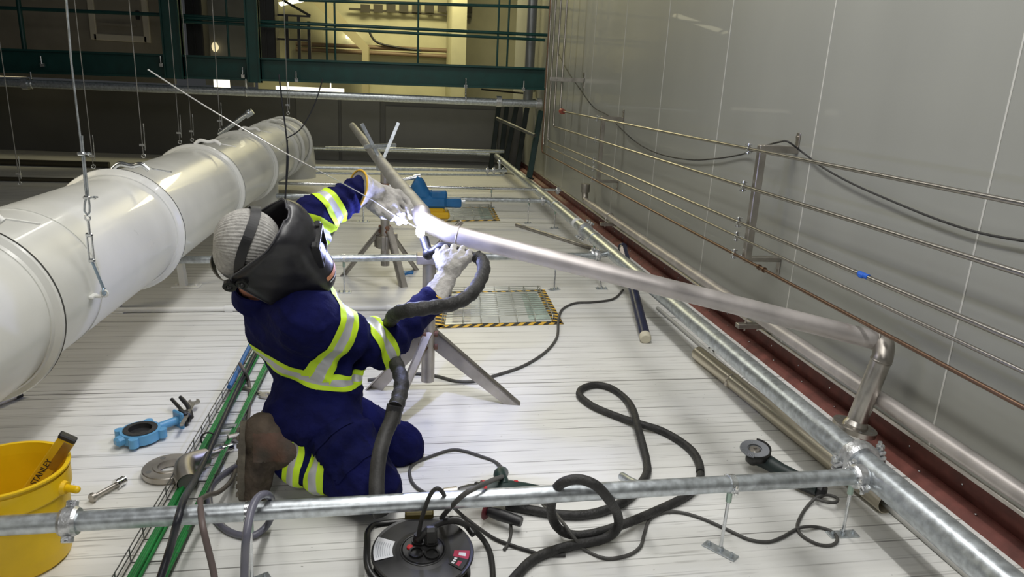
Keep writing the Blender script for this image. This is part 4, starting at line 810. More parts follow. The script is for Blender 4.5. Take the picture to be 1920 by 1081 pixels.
# ============================================================ CABLE REEL
rc = G(793, 1030, 0.115); RR = 0.166
t = thing('cable_reel', 'black cable reel lying on the floor in front of the far galvanised pipe with sockets on top', 'cable reel', rc*V3(1, 1, 0)); t['label'] = 'black cable reel with white label and sockets, lying below the front pipe'
for g_, m_, mm_ in CORDS:
    if g_ == 'reel': m_.build('power_cord', mm_, t)
up_ = nrm((0.02, -0.1, 1)); ux, uy, _ = frame(up_, (0, 1, 0)); ux, uy = nrm(np.cross((0, 1, 0), up_)), None; uy = np.cross(up_, ux)
on = lambda x, y, z=0: rc+ux*x+uy*y+up_*z
m = MB(); m.lathe(rc, up_, [(0.0, -.004), (RR*0.42, -.004), (RR*0.46, 0.002), (RR*0.55, 0.0), (RR*0.95, -.003), (RR, -0.001), (RR+0.003, -0.006), (RR, -0.013), (RR*0.5, -0.012), (0, -0.012)], 64); m.build('top_disc', black, t)
m = MB(); m.lathe(rc, up_, [(RR*0.6, -0.012), (RR*0.62, -0.085)], 40)
for k in range(5): m.torus(on(0, 0, -0.022-0.013*k), up_, RR*0.72+0.004*(k % 2), 0.0075, 40, 8)
m.build('wound_cable', rubber, t)
m = MB(); m.lathe(rc-up_*0.09, up_, [(0, 0), (RR*0.98, 0), (RR*0.98, -0.01), (0, -0.01)], 48); m.build('bottom_disc', black, t)
m = MB(); m.torus(on(0, 0, 0.001), up_, RR*0.44, 0.004, 40, 8); m.lathe(rc, up_, [(0, 0.006), (RR*0.4, 0.006), (RR*0.42, -0.002)], 40); hub = m.build('socket_plate', mat('plate_black', (0.02, 0.02, 0.021), 0.3), t)
for (x, y) in ((-0.022, -0.022), (0.028, -0.03), (-0.012, 0.032), (0.026, 0.026)):
    m = MB(); m.ring(on(x, y, 0.008), up_, 0.025, 0.019, 0.012, 24); m.lathe(on(x, y, 0.004), up_, [(0, 0.003), (0.019, 0.003)], 20); m.build('socket', blackm, hub)
m = MB(); m.lathe(on(-0.043, 0.005, 0.004), up_, [(0.011, 0), (0.010, 0.007), (0, 0.009)], 18); m.build('reset_button', red, hub)
m = MB(); m.beam(on(0.026, 0.026, 0.004), on(0.024, 0.03, 0.068), 0.044, 0.03, uy, 0.01); m.build('plug', mat('smoke_plastic', (0.09, 0.09, 0.088), 0.25, 0, trans=0.35), t)
m = MB(); m.cyl(on(-0.016, 0.03, 0.004), on(-0.018, 0.03, 0.04), 0.018, 0.012, seg=14); m.build('plug', black, t)
m = MB(); n_ = 8; aa = np.linspace(2.72, 3.42, n_)
outer = [on(RR*0.97*math.cos(a), RR*0.97*math.sin(a), 0.0012) for a in aa]; inner = [on(RR*0.6*math.cos(a), RR*0.6*math.sin(a), 0.0016) for a in aa]
aa = np.linspace(2.75, 3.45, n_)
m.add(outer+inner, [[k, k+1, n_+k+1, n_+k] for k in range(n_-1)], False); m.m = 1
for j in range(7):
    f = 0.66+0.043*j; A = [on(RR*f*math.cos(a), RR*f*math.sin(a), 0.0021) for a in aa[1:-1]]; B = [on(RR*(f+0.009)*math.cos(a), RR*(f+0.009)*math.sin(a), 0.0021) for a in aa[1:-1]]; k2 = len(A); m.add(A+B, [[k, k+1, k2+k+1, k2+k] for k in range(k2-1)], False)
m.build('white_label', [paper, mat('label_grey', (0.3, 0.32, 0.38), 0.6)], t)
m = MB(); aa = np.linspace(-0.75, -0.1, 9)
def band(m, f0, f1, a0, a1, z):
    aa = np.linspace(a0, a1, 6); A = [on(RR*f0*math.cos(a), RR*f0*math.sin(a), z) for a in aa]; B = [on(RR*f1*math.cos(a), RR*f1*math.sin(a), z) for a in aa]; m.add(A+B, [[k, k+1, 7+k, 6+k] for k in range(5)], False)
band(m, .62, .93, -0.34, -0.08, 0.0016); m.m = 1; band(m, .62, .93, -0.68, -0.34, 0.0016); m.m = 2; band(m, .72, .86, -0.27, -0.16, 0.0021)
for j in range(3): band(m, .66, .72, -0.62+0.09*j, -0.56+0.09*j, 0.0021)
m.m = 0; band(m, .76, .84, -0.62, -0.46, 0.0021); m.build('red_label', [mat('label_red', (0.45, 0.03, 0.08), 0.5), ink, paper], t)
m = MB(); fz = 0.012
fp = [on(-0.06, -0.175, -0.03), on(-0.165, -0.10, fz-.01), on(-0.182, 0.03, fz), on(-0.178, 0.11, -.005), on(-0.14, 0.155, -.02), on(0.0, 0.17, -.02), on(0.09, 0.172, -.02), on(0.14, 0.16, -.02), on(0.178, 0.10, -.03)]
m.tube(cr(fp, 6), 0.0115, 12); m.build('frame_handle', blackm, t)
m = MB(); m.box(on(-0.01, 0.17, 0.005), (0.1, 0.03, 0.03), (ux, uy, up_), 0.006); m.build('bracket', mat('bracket_yellow_black', (0.08, 0.06, 0.01), 0.5), t)
m = MB(); m.tube(cr([on(-0.12, -0.17, -0.085), on(0.0, -0.2, -0.09), on(0.11, -0.17, -0.08), on(0.17, -0.14, -0.05)], 6), 0.013, 10); m.build('foot', blackm, t)
# ============================================================ DRILL WITH SIDE HANDLE
t = thing('power_drill', 'dark green and red power drill with black side handle, lying behind the front pipe', 'drill', G(940, 950))
for g_, m_, mm_ in CORDS:
    if g_ == 'drill': m_.build('power_cord', mm_, t)
da, db = G(884, 921, 0.10), G(1012, 920, 0.07); dd = nrm(db-da); ds = nrm(np.cross(ZV, dd)); dgreen = mat('tool_green', (0.01, 0.03, 0.027), 0.45)
m = MB(); m.tube([da, da+dd*0.03, da+dd*0.08, da+dd*0.16, da+dd*0.215, db], [0.024, 0.036, 0.042, 0.042, 0.034, 0.022], 18); m.build('motor_housing', dgreen, t)
m = MB(); m.tube([da-dd*0.05, da-dd*0.005, da+dd*0.01], [0.018, 0.03, 0.03], 16); m.torus(da+dd*0.02, dd, 0.03, 0.008, 20, 8); m.build('gear_case', mat('tool_grey', (0.06, 0.06, 0.06), 0.4, 0.6), t)
m = MB(); m.tube([da-dd*0.11, da-dd*0.06], [0.014, 0.021], 14); m.cyl(da-dd*0.15, da-dd*0.11, 0.008, seg=10); m.build('chuck', steel_dull, t)
m = MB(); gp = da+dd*0.13; m.tube(cr([gp+ZV*0.02, gp+ds*0.07+ZV*0.03, gp+ds*0.14+dd*0.03], 5), [0.026]*11, 12); m.build('grip', dgreen, t)
m = MB(); m.box(gp+dd*0.05+ZV*0.035+ds*0.01, (0.02, 0.012, 0.014), (dd, ds, ZV), 0.004); m.ring(da+dd*0.045, dd, 0.043, 0.03, 0.012, 20); m.build('red_trim', red, t)
ha, hb = G(913, 957, 0.05), G(978, 978, 0.045); hd_ = nrm(hb-ha)
m = MB(); m.tube([ha, ha+hd_*0.02, ha+hd_*0.05, ha+hd_*0.10, hb-hd_*0.006, hb], [0.016, 0.019, 0.0225, 0.021, 0.0195, 0.018], 18); m.build('side_handle', black, t)
m = MB(); m.lathe(ha-hd_*0.008, hd_, [(0, 0), (0.034, 0), (0.036, 0.006), (0.03, 0.012), (0, 0.014)], 24); m.build('handle_flange', mat('dark_red', (0.12, 0.012, 0.02), 0.5), t)
# ============================================================ ANGLE GRINDER
t = thing('angle_grinder', 'dark angle grinder with grey flap disc lying behind the front pipe at right', 'grinder', G(1450, 890))
for g_, m_, mm_ in CORDS:
    if g_ == 'grinder': m_.build('power_cord', mm_, t)
gc = G(1415, 842, 0.095); gt = nrm((-0.10, -0.16, 1)); g0 = G(1412, 880, 0.045); g1 = G(1535, 915, 0.05); gd = nrm(g1-g0)
m = MB(); m.lathe(gc, gt, [(0.016, 0.0), (0.026, -0.004), (0.062, 0.006), (0.064, 0.001), (0.03, -0.012), (0.016, -0.012)], 48)
gu, gv, _ = frame(gt)
for k in range(48):
    a = k*math.tau/48; d = math.cos(a)*gu+math.sin(a)*gv; e = -math.sin(a)*gu+math.cos(a)*gv; m.box(gc+d*0.046+gt*0.0045, (0.03, 0.006, 0.003), (d, nrm(e+gt*0.45), np.cross(d, nrm(e+gt*0.45))))
m.build('flap_disc', mat('flap_grey', (0.22, 0.23, 0.25), 0.8), t)
m = MB(); m.lathe(gc, gt, [(0, 0.012), (0.008, 0.012), (0.008, 0.007), (0.02, 0.006), (0.026, 0.0)], 24); m.build('disc_nut', steel_dull, t)
m = MB(); n_ = 22; aa = np.linspace(-0.5, 2.6, n_)
A = [gc+0.07*(math.cos(a)*gu+math.sin(a)*gv)+gt*0.012 for a in aa]; B = [gc+0.07*(math.cos(a)*gu+math.sin(a)*gv)-gt*0.024 for a in aa]; Cc = [gc+0.02*(math.cos(a)*gu+math.sin(a)*gv)-gt*0.024 for a in aa]
m.add(A+B+Cc, [[k, k+1, n_+k+1, n_+k] for k in range(n_-1)]+[[n_+k, n_+k+1, 2*n_+k+1, 2*n_+k] for k in range(n_-1)], True); o = m.build('guard', blackm, t); md = o.modifiers.new('th', 'SOLIDIFY'); md.thickness = 0.003
hdc = gc-gt*0.045
m = MB(); m.tube([gc-gt*0.012, gc-gt*0.03, gc-gt*0.06, gc-gt*0.075], [0.02, 0.034, 0.034, 0.02], 18); m.build('gear_head', mat('tool_grey', (0.06, 0.06, 0.06)), t)
m = MB(); m.tube([hdc+gd*0.01, hdc+gd*0.05, hdc+(g1-hdc)*0.45, hdc+(g1-hdc)*0.8, g1], [0.03, 0.035, 0.032, 0.029, 0.031], 16); m.build('motor_body', mat('tool_green_dark', (0.012, 0.022, 0.022), 0.5), t)
m = MB(); m.beam(hdc+(g1-hdc)*0.7-ZV*0.012, g1+gd*0.03-ZV*0.01, 0.05, 0.055, ZV, 0.012); m.build('rear_grip', black, t)
# ============================================================ LOOSE TUBES AND BARS
nt0, nt1 = AY(1165, 455, G(1165, 545)[1]*0.985), G(1211, 636, 0.03); nt0 = G(1167, 462, 0.32)
t = thing('wrapped_tube', 'navy plastic wrapped tube with cream end cap leaning behind the welded pipe', 'tube', nt1*V3(1, 1, 0)); dn = nrm(nt1-nt0); 
m = MB(); m.cyl(nt0, nt1-dn*0.03, 0.036, seg=24); m.torus(nt0+dn*0.02, dn, 0.036, 0.005, 20, 6); m.torus(nt0+(nt1-nt0)*0.33, dn, 0.036, 0.004, 20, 6); m.build('tube', wrapm, t)
m = MB(); m.tube([nt1-dn*0.05, nt1-dn*0.012, nt1], [0.0385, 0.0385, 0.03], 24); m.build('end_cap', creamc, t)
m = MB(); tl = EYE-nt0; tl = nrm(tl-dn*(tl@dn)); e_ = np.cross(dn, tl); R_ = 0.0372
for (s0, s1) in ((0.05, 0.29),):
    A = []; B = []
    for k in range(6): a = -0.45+0.18*k+0.35; w_ = math.cos(a)*tl+math.sin(a)*e_; A.append(nt0+(nt1-nt0)*s0+w_*R_); B.append(nt0+(nt1-nt0)*s1+w_*R_)
    m.add(A+B, [[k, k+1, 7+k, 6+k] for k in range(5)], True)
m.build('paper_strip', mat('pink_paper', (0.55, 0.48, 0.44), 0.6), t)
def lying(a, b_, r, name, mm, label, cat, grp=None, open_=False):
    A, B = G(*a, r), G(*b_, r); t = thing(name, label, cat, (A+B)/2, grp); d = nrm(B-A)
    m = MB(); m.tube([A, B], r, 24, (not open_, not open_)); 
    if open_:
        m.tube([A+d*0.0005, B-d*0.0005], r*0.93, 24, (False, False)); m.ring(B-d*0.001, d, r, r*0.92, 0.002, 24); m.ring(A+d*0.001, d, r, r*0.92, 0.002, 24)
    m.build('tube', mm, t); return t, A, B, d
t, A, B, d = lying((1309, 662), (1664, 944), 0.045, 'steel_tube', mat('gold_stainless', (0.6, 0.55, 0.44), 0.33, 0.85), 'thick open stainless tube lying on the floor beside the main pipe', 'tube', 'loose tubes on the floor', True)
m = MB(); c = A+(B-A)*0.26; m.torus(c, d, 0.046, 0.0035, 20, 6); m.box(c+V3(-0.047, -0.01, -0.01), (0.012, 0.02, 0.03), bev=0.003); m.build('tape_band', mat('clear_tape', (0.55, 0.5, 0.4), 0.3), t)
m = MB(); m.cyl(A+d*0.05, A+d*0.051, 0.041, seg=20); m.cyl(B-d*0.12, B-d*0.121, 0.041, seg=20); m.build('dark_bore', ductseam, t)
lying((1233, 577), (1830, 1092), 0.013, 'plastic_conduit', mat('grey_plastic_tube', (0.4, 0.4, 0.38), 0.4), 'thin grey tube lying on the floor between the main pipe and the thick open tube', 'tube', 'loose tubes on the floor')
t, A, B, d = lying((968, 421), (1130, 471), 0.02, 'steel_bar', steel_dull, 'dark steel bar lying on the floor beyond the welded pipe', 'bar')
m = MB(); m.tube([G(1167, 893, .14), G(1181, 902, .17), G(1215, 918, .2)], 0.0175, 16); one(m, 'pipe_stub', galv, 'short grey pipe stub poking out behind the front galvanised pipe', 'pipe stub')
t = thing('pipe_clip', 'small bent steel clip on the floor beside the main pipe', 'clip', G(1338, 655))
m = MB(); m.tube([G(1328, 652, .008), G(1336, 649, .02), G(1338, 657, .03), G(1348, 659, .008), G(1356, 657, .008)], 0.006, 8); m.build('strip', black, t)
m = MB(); Yc = G(420, 579)[1]; m.cyl(G(205, 581, .02), G(560, 577, .02), 0.018, seg=14); m.cyl(G(422, 578.5, .02), G(437, 578.5, .02), 0.026, seg=14); one(m, 'conduit', white, 'white conduit lying across the floor between the duct and the welder', 'conduit', 'white conduits')
m = MB(); m.cyl(G(640, 577, .02), G(770, 576, .02), 0.018, seg=14); m.cyl(G(724, 576, .02), G(732, 576, .02), 0.026, seg=14); one(m, 'conduit', white, 'white conduit lying on the floor right of the welder\'s chest', 'conduit', 'white conduits')
m = MB(); c = G(205, 585, 0); m.box(c+V3(-.03, 0.05, 0.05), (0.16, 0.1, 0.1), bev=0.01); one(m, 'junction_box', mat('box_grey', (0.5, 0.5, 0.53), 0.4), 'grey junction box on the floor under the duct', 'box')
# ============================================================ FLOOR HATCHES
def hatch(BL, BR, TR, TL, label, fine):
    q = [G(*p) for p in (BL, BR, TR, TL)]; c = sum(q)/4; t = thing('floor_hatch', label, 'hatch', c, 'hatches in the floor')
    at = lambda u, v, z=0.0: (q[0]*(1-u)+q[1]*u)*(1-v)+(q[3]*(1-u)+q[2]*u)*v+V3(0, 0, z)
    m = MB(); f = 0.085; g = 0.07
    m.m = 0; m.add([at(0, 0, .003), at(1, 0, .003), at(1, 1, .003), at(0, 1, .003), at(f, g, .003), at(1-f, g, .003), at(1-f, 1-g, .003), at(f, 1-g, .003)], [[0, 1, 5, 4], [1, 2, 6, 5], [2, 3, 7, 6], [3, 0, 4, 7]], False)
    m.m = 1; N_ = 12 if fine else 8                         # slanted black bars of the hazard tape
    for k in range(N_):
        a, b_ = k/N_, (k+0.5)/N_; sl_ = 0.045
        m.add([at(a+sl_, g, .004), at(b_+sl_, g, .004), at(b_, 0, .004), at(a, 0, .004)], [[0, 1, 2, 3]], False)
        m.add([at(a, 1, .004), at(b_, 1, .004), at(min(b_+sl_, 1), 1-g, .004), at(min(a+sl_, 1), 1-g, .004)], [[0, 1, 2, 3]], False)
        for (u0, u1) in ((0, f), (1-f, 1)):
            m.add([at(u0, a+sl_*1.2, .004), at(u1, a, .004), at(u1, b_, .004), at(u0, b_+sl_*1.2, .004)], [[0, 1, 2, 3]], False)
    m.build('hazard_tape', [mat('tape_amber', (0.75, 0.45, 0.05), 0.5), ink], t)
    m = MB(); m.add([at(f, g, .006), at(1-f, g, .006), at(1-f, 1-g, .006), at(f, 1-g, .006)], [[0, 1, 2, 3]], False)
    m.m = 1; m.add([at(f*1.6, .12, .009), at(.28, .12, .009), at(.28, .88, .009), at(f*1.6, .88, .009)], [[0, 1, 2, 3]], False)
    m.m = 2; m.add([at(.74, .12, .009), at(.92, .12, .009), at(.9, .88, .009), at(.75, .88, .009)], [[0, 1, 2, 3]], False); m.build('glass_panel', [mat('hatch_pane', (0.62, 0.64, 0.61), 0.15, 0, 5, 0.12), mat('pane_grey', (0.45, 0.44, 0.43), 0.3, 0, 9, 0.4), mat('pane_green', (0.42, 0.52, 0.47), 0.15, 0, 9, 0.4)], t)
    m = MB(); nb = 14; z = 0.055
    for k in range(nb+1): v = 0.09+0.82*k/nb; m.tube([at(.06, v, .01), at(.06, v, z), at(.94, v, z), at(.94, v, .01)], 0.0028, 6)
    for k in range(7): u_ = 0.08+0.84*k/6; m.tube([at(u_, .07, .01), at(u_, .07, z), at(u_, .93, z), at(u_, .93, .01)], 0.0028, 6)
    m.build('wire_guard', mat('guard_wire', (0.5, 0.52, 0.48), 0.35, 0.8), t)
hatch((812, 616), (1057, 608), (1021, 543), (826, 547), 'floor hatch with wire guard and hazard tape under the welded pipe', True)
hatch((800, 416), (938, 414), (924, 388), (800, 389), 'farther floor hatch with hazard tape beside the blue vise', False)
# ============================================================ BENCH VISE
vy = 8.0
t = thing('bench_vise', 'blue bench vise on a yellow swivel base beyond the pipe bend', 'vise', AY(815, 412, vy))
P_ = lambda px, py, y=vy: AY(px, py, y)
m = MB(); a = P_(800, 404); b_ = P_(843, 404); m.box(P_(814, 400), (0.34, 0.3, 0.075), bev=0.02); m.m = 0; m.box(P_(817, 393), (0.2, 0.22, 0.06), bev=0.02); m.build('swivel_base', mat('vise_yellow', (0.7, 0.42, 0.01), 0.45), t)
m = MB(); m.box(P_(812, 377), (0.3, 0.2, 0.14), bev=0.03); m.box(P_(822, 364), (0.19, 0.17, 0.09), bev=0.02); m.tube(cr([P_(800, 372), P_(789, 358), P_(783, 345), P_(776, 340)], 5), 0.085, 12); m.build('fixed_jaw', visebl, t)
m = MB(); m.box(P_(848, 379), (0.2, 0.14, 0.1), bev=0.012); m.build('slide', visebl, t)
m = MB(); m.box(P_(818, 361, vy-0.06), (0.1, 0.03, 0.02)); m.build('badge', mat('vise_badge', (0.6, 0.4, 0.2), 0.5), t)
m = MB(); m.cyl(P_(863, 378), P_(872, 377), 0.03, seg=12); m.cyl(P_(776, 333), P_(789, 331), 0.035, seg=12); m.cyl(P_(752, 337), P_(776, 333), 0.02, seg=10); m.build('screw', zinc, t)
# ============================================================ THE KNEELING WELDER
f32 = lambda v: np.asarray(v, np.float32)
TF = nrm((0.78, 0.60, -0.05)); TL = nrm(np.cross((0, 0, 1), TF)); TU = np.cross(TF, TL)     # chest: forward, left, up
pelv = AY(590, 770, 2.72); waist = AY(602, 722, 2.74); chest = AY(560, 610, 2.78); upch = AY(530, 604, 2.82); neckb = AY(487, 546, 2.76)
HC = AY(474, 464, 2.63)                                                                     # head centre
shN, elN, wrN = AY(575, 600, 2.60), AY(712, 650, 2.74), AY(818, 556, 2.97)
shF, elF, wrF = AY(545, 530, 2.98), AY(588, 408, 3.12), AY(676, 356, 3.24)
kneeN, ankN = AY(702, 912, 2.40), AY(556, 868, 2.56)
hipN, hipF = AY(612, 795, 2.62), AY(600, 770, 2.86)
kneeF, ankF = AY(752, 838, 2.84), AY(560, 800, 2.92)
HF = nrm((0.985, 0.08, -0.15)); _hl = nrm(np.cross((0, 0, 1), HF)); _hu = np.cross(HF, _hl)
ro_ = math.radians(32); HL = math.cos(ro_)*_hl+math.sin(ro_)*_hu; HU = np.cross(HF, HL)     # head: forward, left (raised), up
hp = lambda f, l, u: HC+HF*f+HL*l+HU*u
def folds(P, amp):
    x, y, z = P[..., 0], P[..., 1], P[..., 2]
    a = np.sin(34*z+9*x-14*y+2.2*np.sin(11*x+7*z)+1.5*np.sin(17*y)); b = np.sin(47*x-31*z+20*y+2.5*np.sin(9*z-6*y)); c = np.sin(23*(x+z)+41*y+3*np.sin(8*x))
    return amp*(0.9-1.5*(1-np.abs(a))**2+0.35*b-0.9*(1-np.abs(c))**3)
def limb_rings(P, a, b, t0, t1, n, amp):                   # bunched cloth rings round a limb between t0 and t1
    a = f32(a); ba = f32(b)-a; t = ((P-a)@ba)/float(ba@ba); d = caps(P, a, b, 0, 0)
    win = np.clip(1-np.abs((t-(t0+t1)/2)/((t1-t0)/2)), 0, 1)*(d < 0.17)
    return amp*win*np.sin(n*2*math.pi*t+9*P[..., 2]+5*P[..., 1])
def body_sdf(P):
    k = 0.05
    jk = caps(P, pelv+V3(0, 0, 0.06), waist, 0.185, 0.178, (TF, 0.8))
    jk = smin(jk, caps(P, waist, chest, 0.178, 0.2, (TF, 0.74)), 0.09)
    jk = smin(jk, caps(P, chest, upch, 0.2, 0.15, (TF, 0.72)), 0.09)
    jk = smin(jk, caps(P, shN+(chest-shN)*0.12, shF+(chest-shF)*0.12, 0.1, 0.1, None), 0.08)
    jk = smin(jk, caps(P, upch, neckb, 0.14, 0.085), 0.07)
    jk = smin(jk, caps(P, upch+(shN-upch)*0.3, shN, 0.11, 0.104), 0.06)
    jk = smin(jk, caps(P, upch+(shF-upch)*0.3, shF, 0.11, 0.1), 0.06)
    jk = smin(jk, caps(P, shN, elN, 0.106, 0.084), 0.05); jk = smin(jk, caps(P, elN, wrN, 0.083, 0.064), 0.035)
    jk = smin(jk, caps(P, shF, elF, 0.1, 0.088), 0.05); jk = smin(jk, caps(P, elF, wrF, 0.09, 0.066), 0.035)
    jk = jk+limb_rings(P, shN, elN, 0.35, 1.2, 4.5, 0.016)+limb_rings(P, elN, wrN, -0.1, 0.7, 3.5, 0.012)+limb_rings(P, shF, elF, 0.5, 1.2, 4, 0.012)+limb_rings(P, elF, wrF, 0.4, 1.15, 5, 0.01)
    jk = jk+limb_rings(P, waist-V3(0, 0, .1), chest, -0.1, 0.8, 3, 0.013)
    hem = pelv[2]+0.005-P[..., 2]+0.012*np.sin(14*P[..., 0]+9*P[..., 1])
    jk = np.maximum(jk, hem)                               # the jacket ends in a hem over the trousers
    lg = caps(P, pelv-V3(0, 0, 0.01), waist, 0.168, 0.16, (TF, 0.82))
    lg = smin(lg, caps(P, pelv+(hipN-pelv)*0.4-V3(0.06, 0, 0.02), pelv+(hipF-pelv)*0.4-V3(0.06, 0, 0.02), 0.155, 0.155), 0.08)
    lg = smin(lg, caps(P, hipN, kneeN, 0.148, 0.098), 0.05); lg = smin(lg, caps(P, kneeN, ankN, 0.092, 0.084), 0.03)
    lg = smin(lg, caps(P, hipF, kneeF, 0.145, 0.1), 0.05); lg = smin(lg, caps(P, kneeF, ankF, 0.092, 0.08), 0.03)
    lg = lg+limb_rings(P, hipN, kneeN, 0.0, 0.95, 3.2, 0.014)+limb_rings(P, kneeN, ankN, 0.45, 1.1, 4, 0.009)
    d = smin(jk, lg, 0.008)+folds(P, 0.0055)
    d = np.maximum(d, 0.004-P[..., 2])                     # knees rest flat on the floor
    hd = caps(P, hp(-0.005, 0, 0.02), hp(0.01, 0, -0.05), 0.098, 0.085)
    hd = smin(hd, caps(P, hp(0.045, 0, -0.085), hp(0.03, 0, -0.05), 0.055, 0.07), 0.03)
    hd = smin(hd, caps(P, hp(0.1, 0, -0.01), hp(0.118, 0, -0.045), 0.012, 0.017), 0.015)      # nose
    for s_ in (-1, 1):
        hd = np.maximum(hd, -(caps(P, hp(0.108, s_*0.034, 0.004), hp(0.108, s_*0.03, 0.004), 0.02, 0.02)))      # eye sockets
        hd = smin(hd, caps(P, hp(0.083, s_*0.034, 0.002), hp(0.084, s_*0.034, 0.002), 0.0135, 0.0135), 0.004)
        hd = smin(hd, caps(P, hp(-0.005, s_*0.092, 0.0), hp(-0.005, s_*0.098, -0.03), 0.018, 0.014), 0.01)      # ears
    hd = np.maximum(hd, -caps(P, hp(0.108, -0.02, -0.083), hp(0.108, 0.02, -0.083), 0.006, 0.006))              # mouth
    hd = smin(hd, caps(P, hp(-0.005, 0, -0.06), neckb, 0.068, 0.072), 0.03)
    return np.minimum(d, hd)
def skin_id(C):
    Pf = f32(C); hd = np.minimum(caps(Pf, hp(-0.005, 0, 0.02), hp(0.01, 0, -0.05), 0.105, 0.1), caps(Pf, hp(0.04, 0, -0.085), neckb, 0.085, 0.078)); hd = np.minimum(hd, caps(Pf, hp(0.1, 0, -0.01), hp(0.118, 0, -0.045), 0.03, 0.03))
    hd = np.minimum(hd, np.minimum(caps(Pf, hp(-0.005, .092, 0), hp(-0.005, .1, -0.03), 0.03, 0.03), caps(Pf, hp(-0.005, -.092, 0), hp(-0.005, -.1, -0.03), 0.03, 0.03)))
    jk = np.minimum(caps(Pf, upch, neckb, 0.16, 0.1), caps(Pf, shF, elF, 0.13, 0.12)); up = (Pf-f32(neckb))@f32(nrm(HC-neckb))
    return ((hd < 0.012) & (up > 0.035)).astype(int)
person = thing('person', 'person kneeling in navy work clothes with reflective bands, welding helmet and leather gloves', 'person', (pelv[0], pelv[1], 0))
bmb = net_mb(body_sdf, (-0.95, 2.15, -0.02), (0.32, 3.42, 1.25), 0.0105, skin_id)
body = bmb.build('body', [navy, skin], person)
BV = np.array(bmb.v); BF = bmb.f
# reflective bands: strips of the cloth surface itself, a few millimetres proud of it
def band_of(name, a, b, t0, t1, rmax, lab=None, cond=None, tilt=None, mats=None, off_=0.0035):
    a = np.asarray(a, float); b = np.asarray(b, float); L_ = np.linalg.norm(b-a); ax = (b-a)/L_; n = nrm(ax+(tilt if tilt is not None else 0))
    c0 = a+ax*t0*L_; wd = (t1-t0)*L_; C = BV[np.array(BF)].mean(1); s__ = (C-c0)@n; q = C-a; h = np.clip(q@ax, 0, L_); rad = np.linalg.norm(q-h[:, None]*ax, axis=1)
    sel = (s__ > -0.02) & (s__ < wd+0.02) & (rad < rmax)
    if cond is not None: sel &= cond(C)
    me = body.data; bm = bmesh.new(); off = np.array(person.location); base = [np.array(v.co)+off for v in me.vertices]; nm = [np.array(v.normal) for v in me.vertices]; mp_ = {}
    for fi in np.nonzero(sel)[0]:
        vs = []
        for vi in BF[fi]:
            if vi not in mp_: mp_[vi] = bm.verts.new(base[vi]+nm[vi]*off_)
            vs.append(mp_[vi])
        try: bm.faces.new(vs)
        except ValueError: pass
    for k, (o_, out) in enumerate(((0, True), (0.3, None), (0.7, None), (1.0, False))):
        g = list(bm.verts)+list(bm.edges)+list(bm.faces)
        bmesh.ops.bisect_plane(bm, geom=g, plane_co=Vector(c0+n*wd*o_), plane_no=Vector(n), clear_inner=out is True, clear_outer=out is False)
    m = MB(); bm.verts.index_update(); m.v = [tuple(v.co) for v in bm.verts]
    for f in bm.faces: m.f.append([v.index for v in f.verts]); t = (np.array(f.calc_center_median())-c0)@n/wd; m.mi.append(1 if 0.3 < t < 0.7 else 0); m.sm.append(True)
    bm.free()
    return m.build(name, mats or [tapey, tapes], person) if m.f else None
armside = lambda C: (C-chest)@TL < 0.3
band_of('sleeve_band', shN, elN, 0.22, 0.50, 0.2, cond=lambda C: (C-elN)@nrm(wrN-elN) < 0.09)
band_of('sleeve_band', elN, wrN, -0.10, 0.12, 0.13, tilt=0.35*RGT)
band_of('sleeve_band', elF, wrF, 0.16, 0.48, 0.14, cond=lambda C: C[:, 2] > 0.8)
band_of('sleeve_band', shF, elF, 0.62, 0.95, 0.13, cond=lambda C: (C[:, 2] > 0.84))
inarm = lambda C: (caps(f32(C), shN, elN, 0.1, 0.085) > 0.012) & (caps(f32(C), elN, wrN, 0.09, 0.075) > 0.01) & (caps(f32(C), shF, elF, 0.1, 0.085) > 0.012)
wz = AY(560, 692, 2.62)
band_of('chest_band', V3(chest[0], chest[1], wz[2]-0.028), V3(chest[0], chest[1], wz[2]+0.028), 0, 1, 0.3, cond=inarm, tilt=-0.16*TL+0.10*TF, off_=0.0022)
band_of('chest_band', upch+TL*(-0.03)+TF*0.1, upch+TL*(-0.085)+TF*0.1, 0, 1, 9, cond=lambda C: inarm(C) & ((C-chest)@TF > 0.03) & (C[:, 2] > wz[2]+0.03) & (C[:, 2] < neckb[2]+0.02) & ((C-chest)@TF < 0.24), off_=0.0022)
band_of('trouser_band', kneeN, ankN, 0.50, 0.74, 0.125); band_of('trouser_band', kneeN, ankN, 0.80, 1.02, 0.125)
flapm = mat('navy_flap', (0.0045, 0.006, 0.045), 0.9, 0, 20, 0.3, 0.6, 30, spec=0.12)
side_ = nrm(-FWD+0.3*UPV); axt = nrm(kneeN-hipN); lat = nrm(np.cross(axt, side_))
on_side = lambda C, w0, w1: (((C-hipN)@lat) > w0) & (((C-hipN)@lat) < w1) & (((C-hipN)-np.outer((C-hipN)@axt, axt))@side_ > 0.03)
band_of('pocket', hipN, kneeN, 0.30, 0.80, 0.2, cond=lambda C: on_side(C, -0.085, 0.085), mats=[flapm, flapm], off_=0.005)
band_of('pocket_flap', hipN, kneeN, 0.22, 0.36, 0.2, cond=lambda C: on_side(C, -0.092, 0.092), mats=[flapm, flapm], off_=0.009)
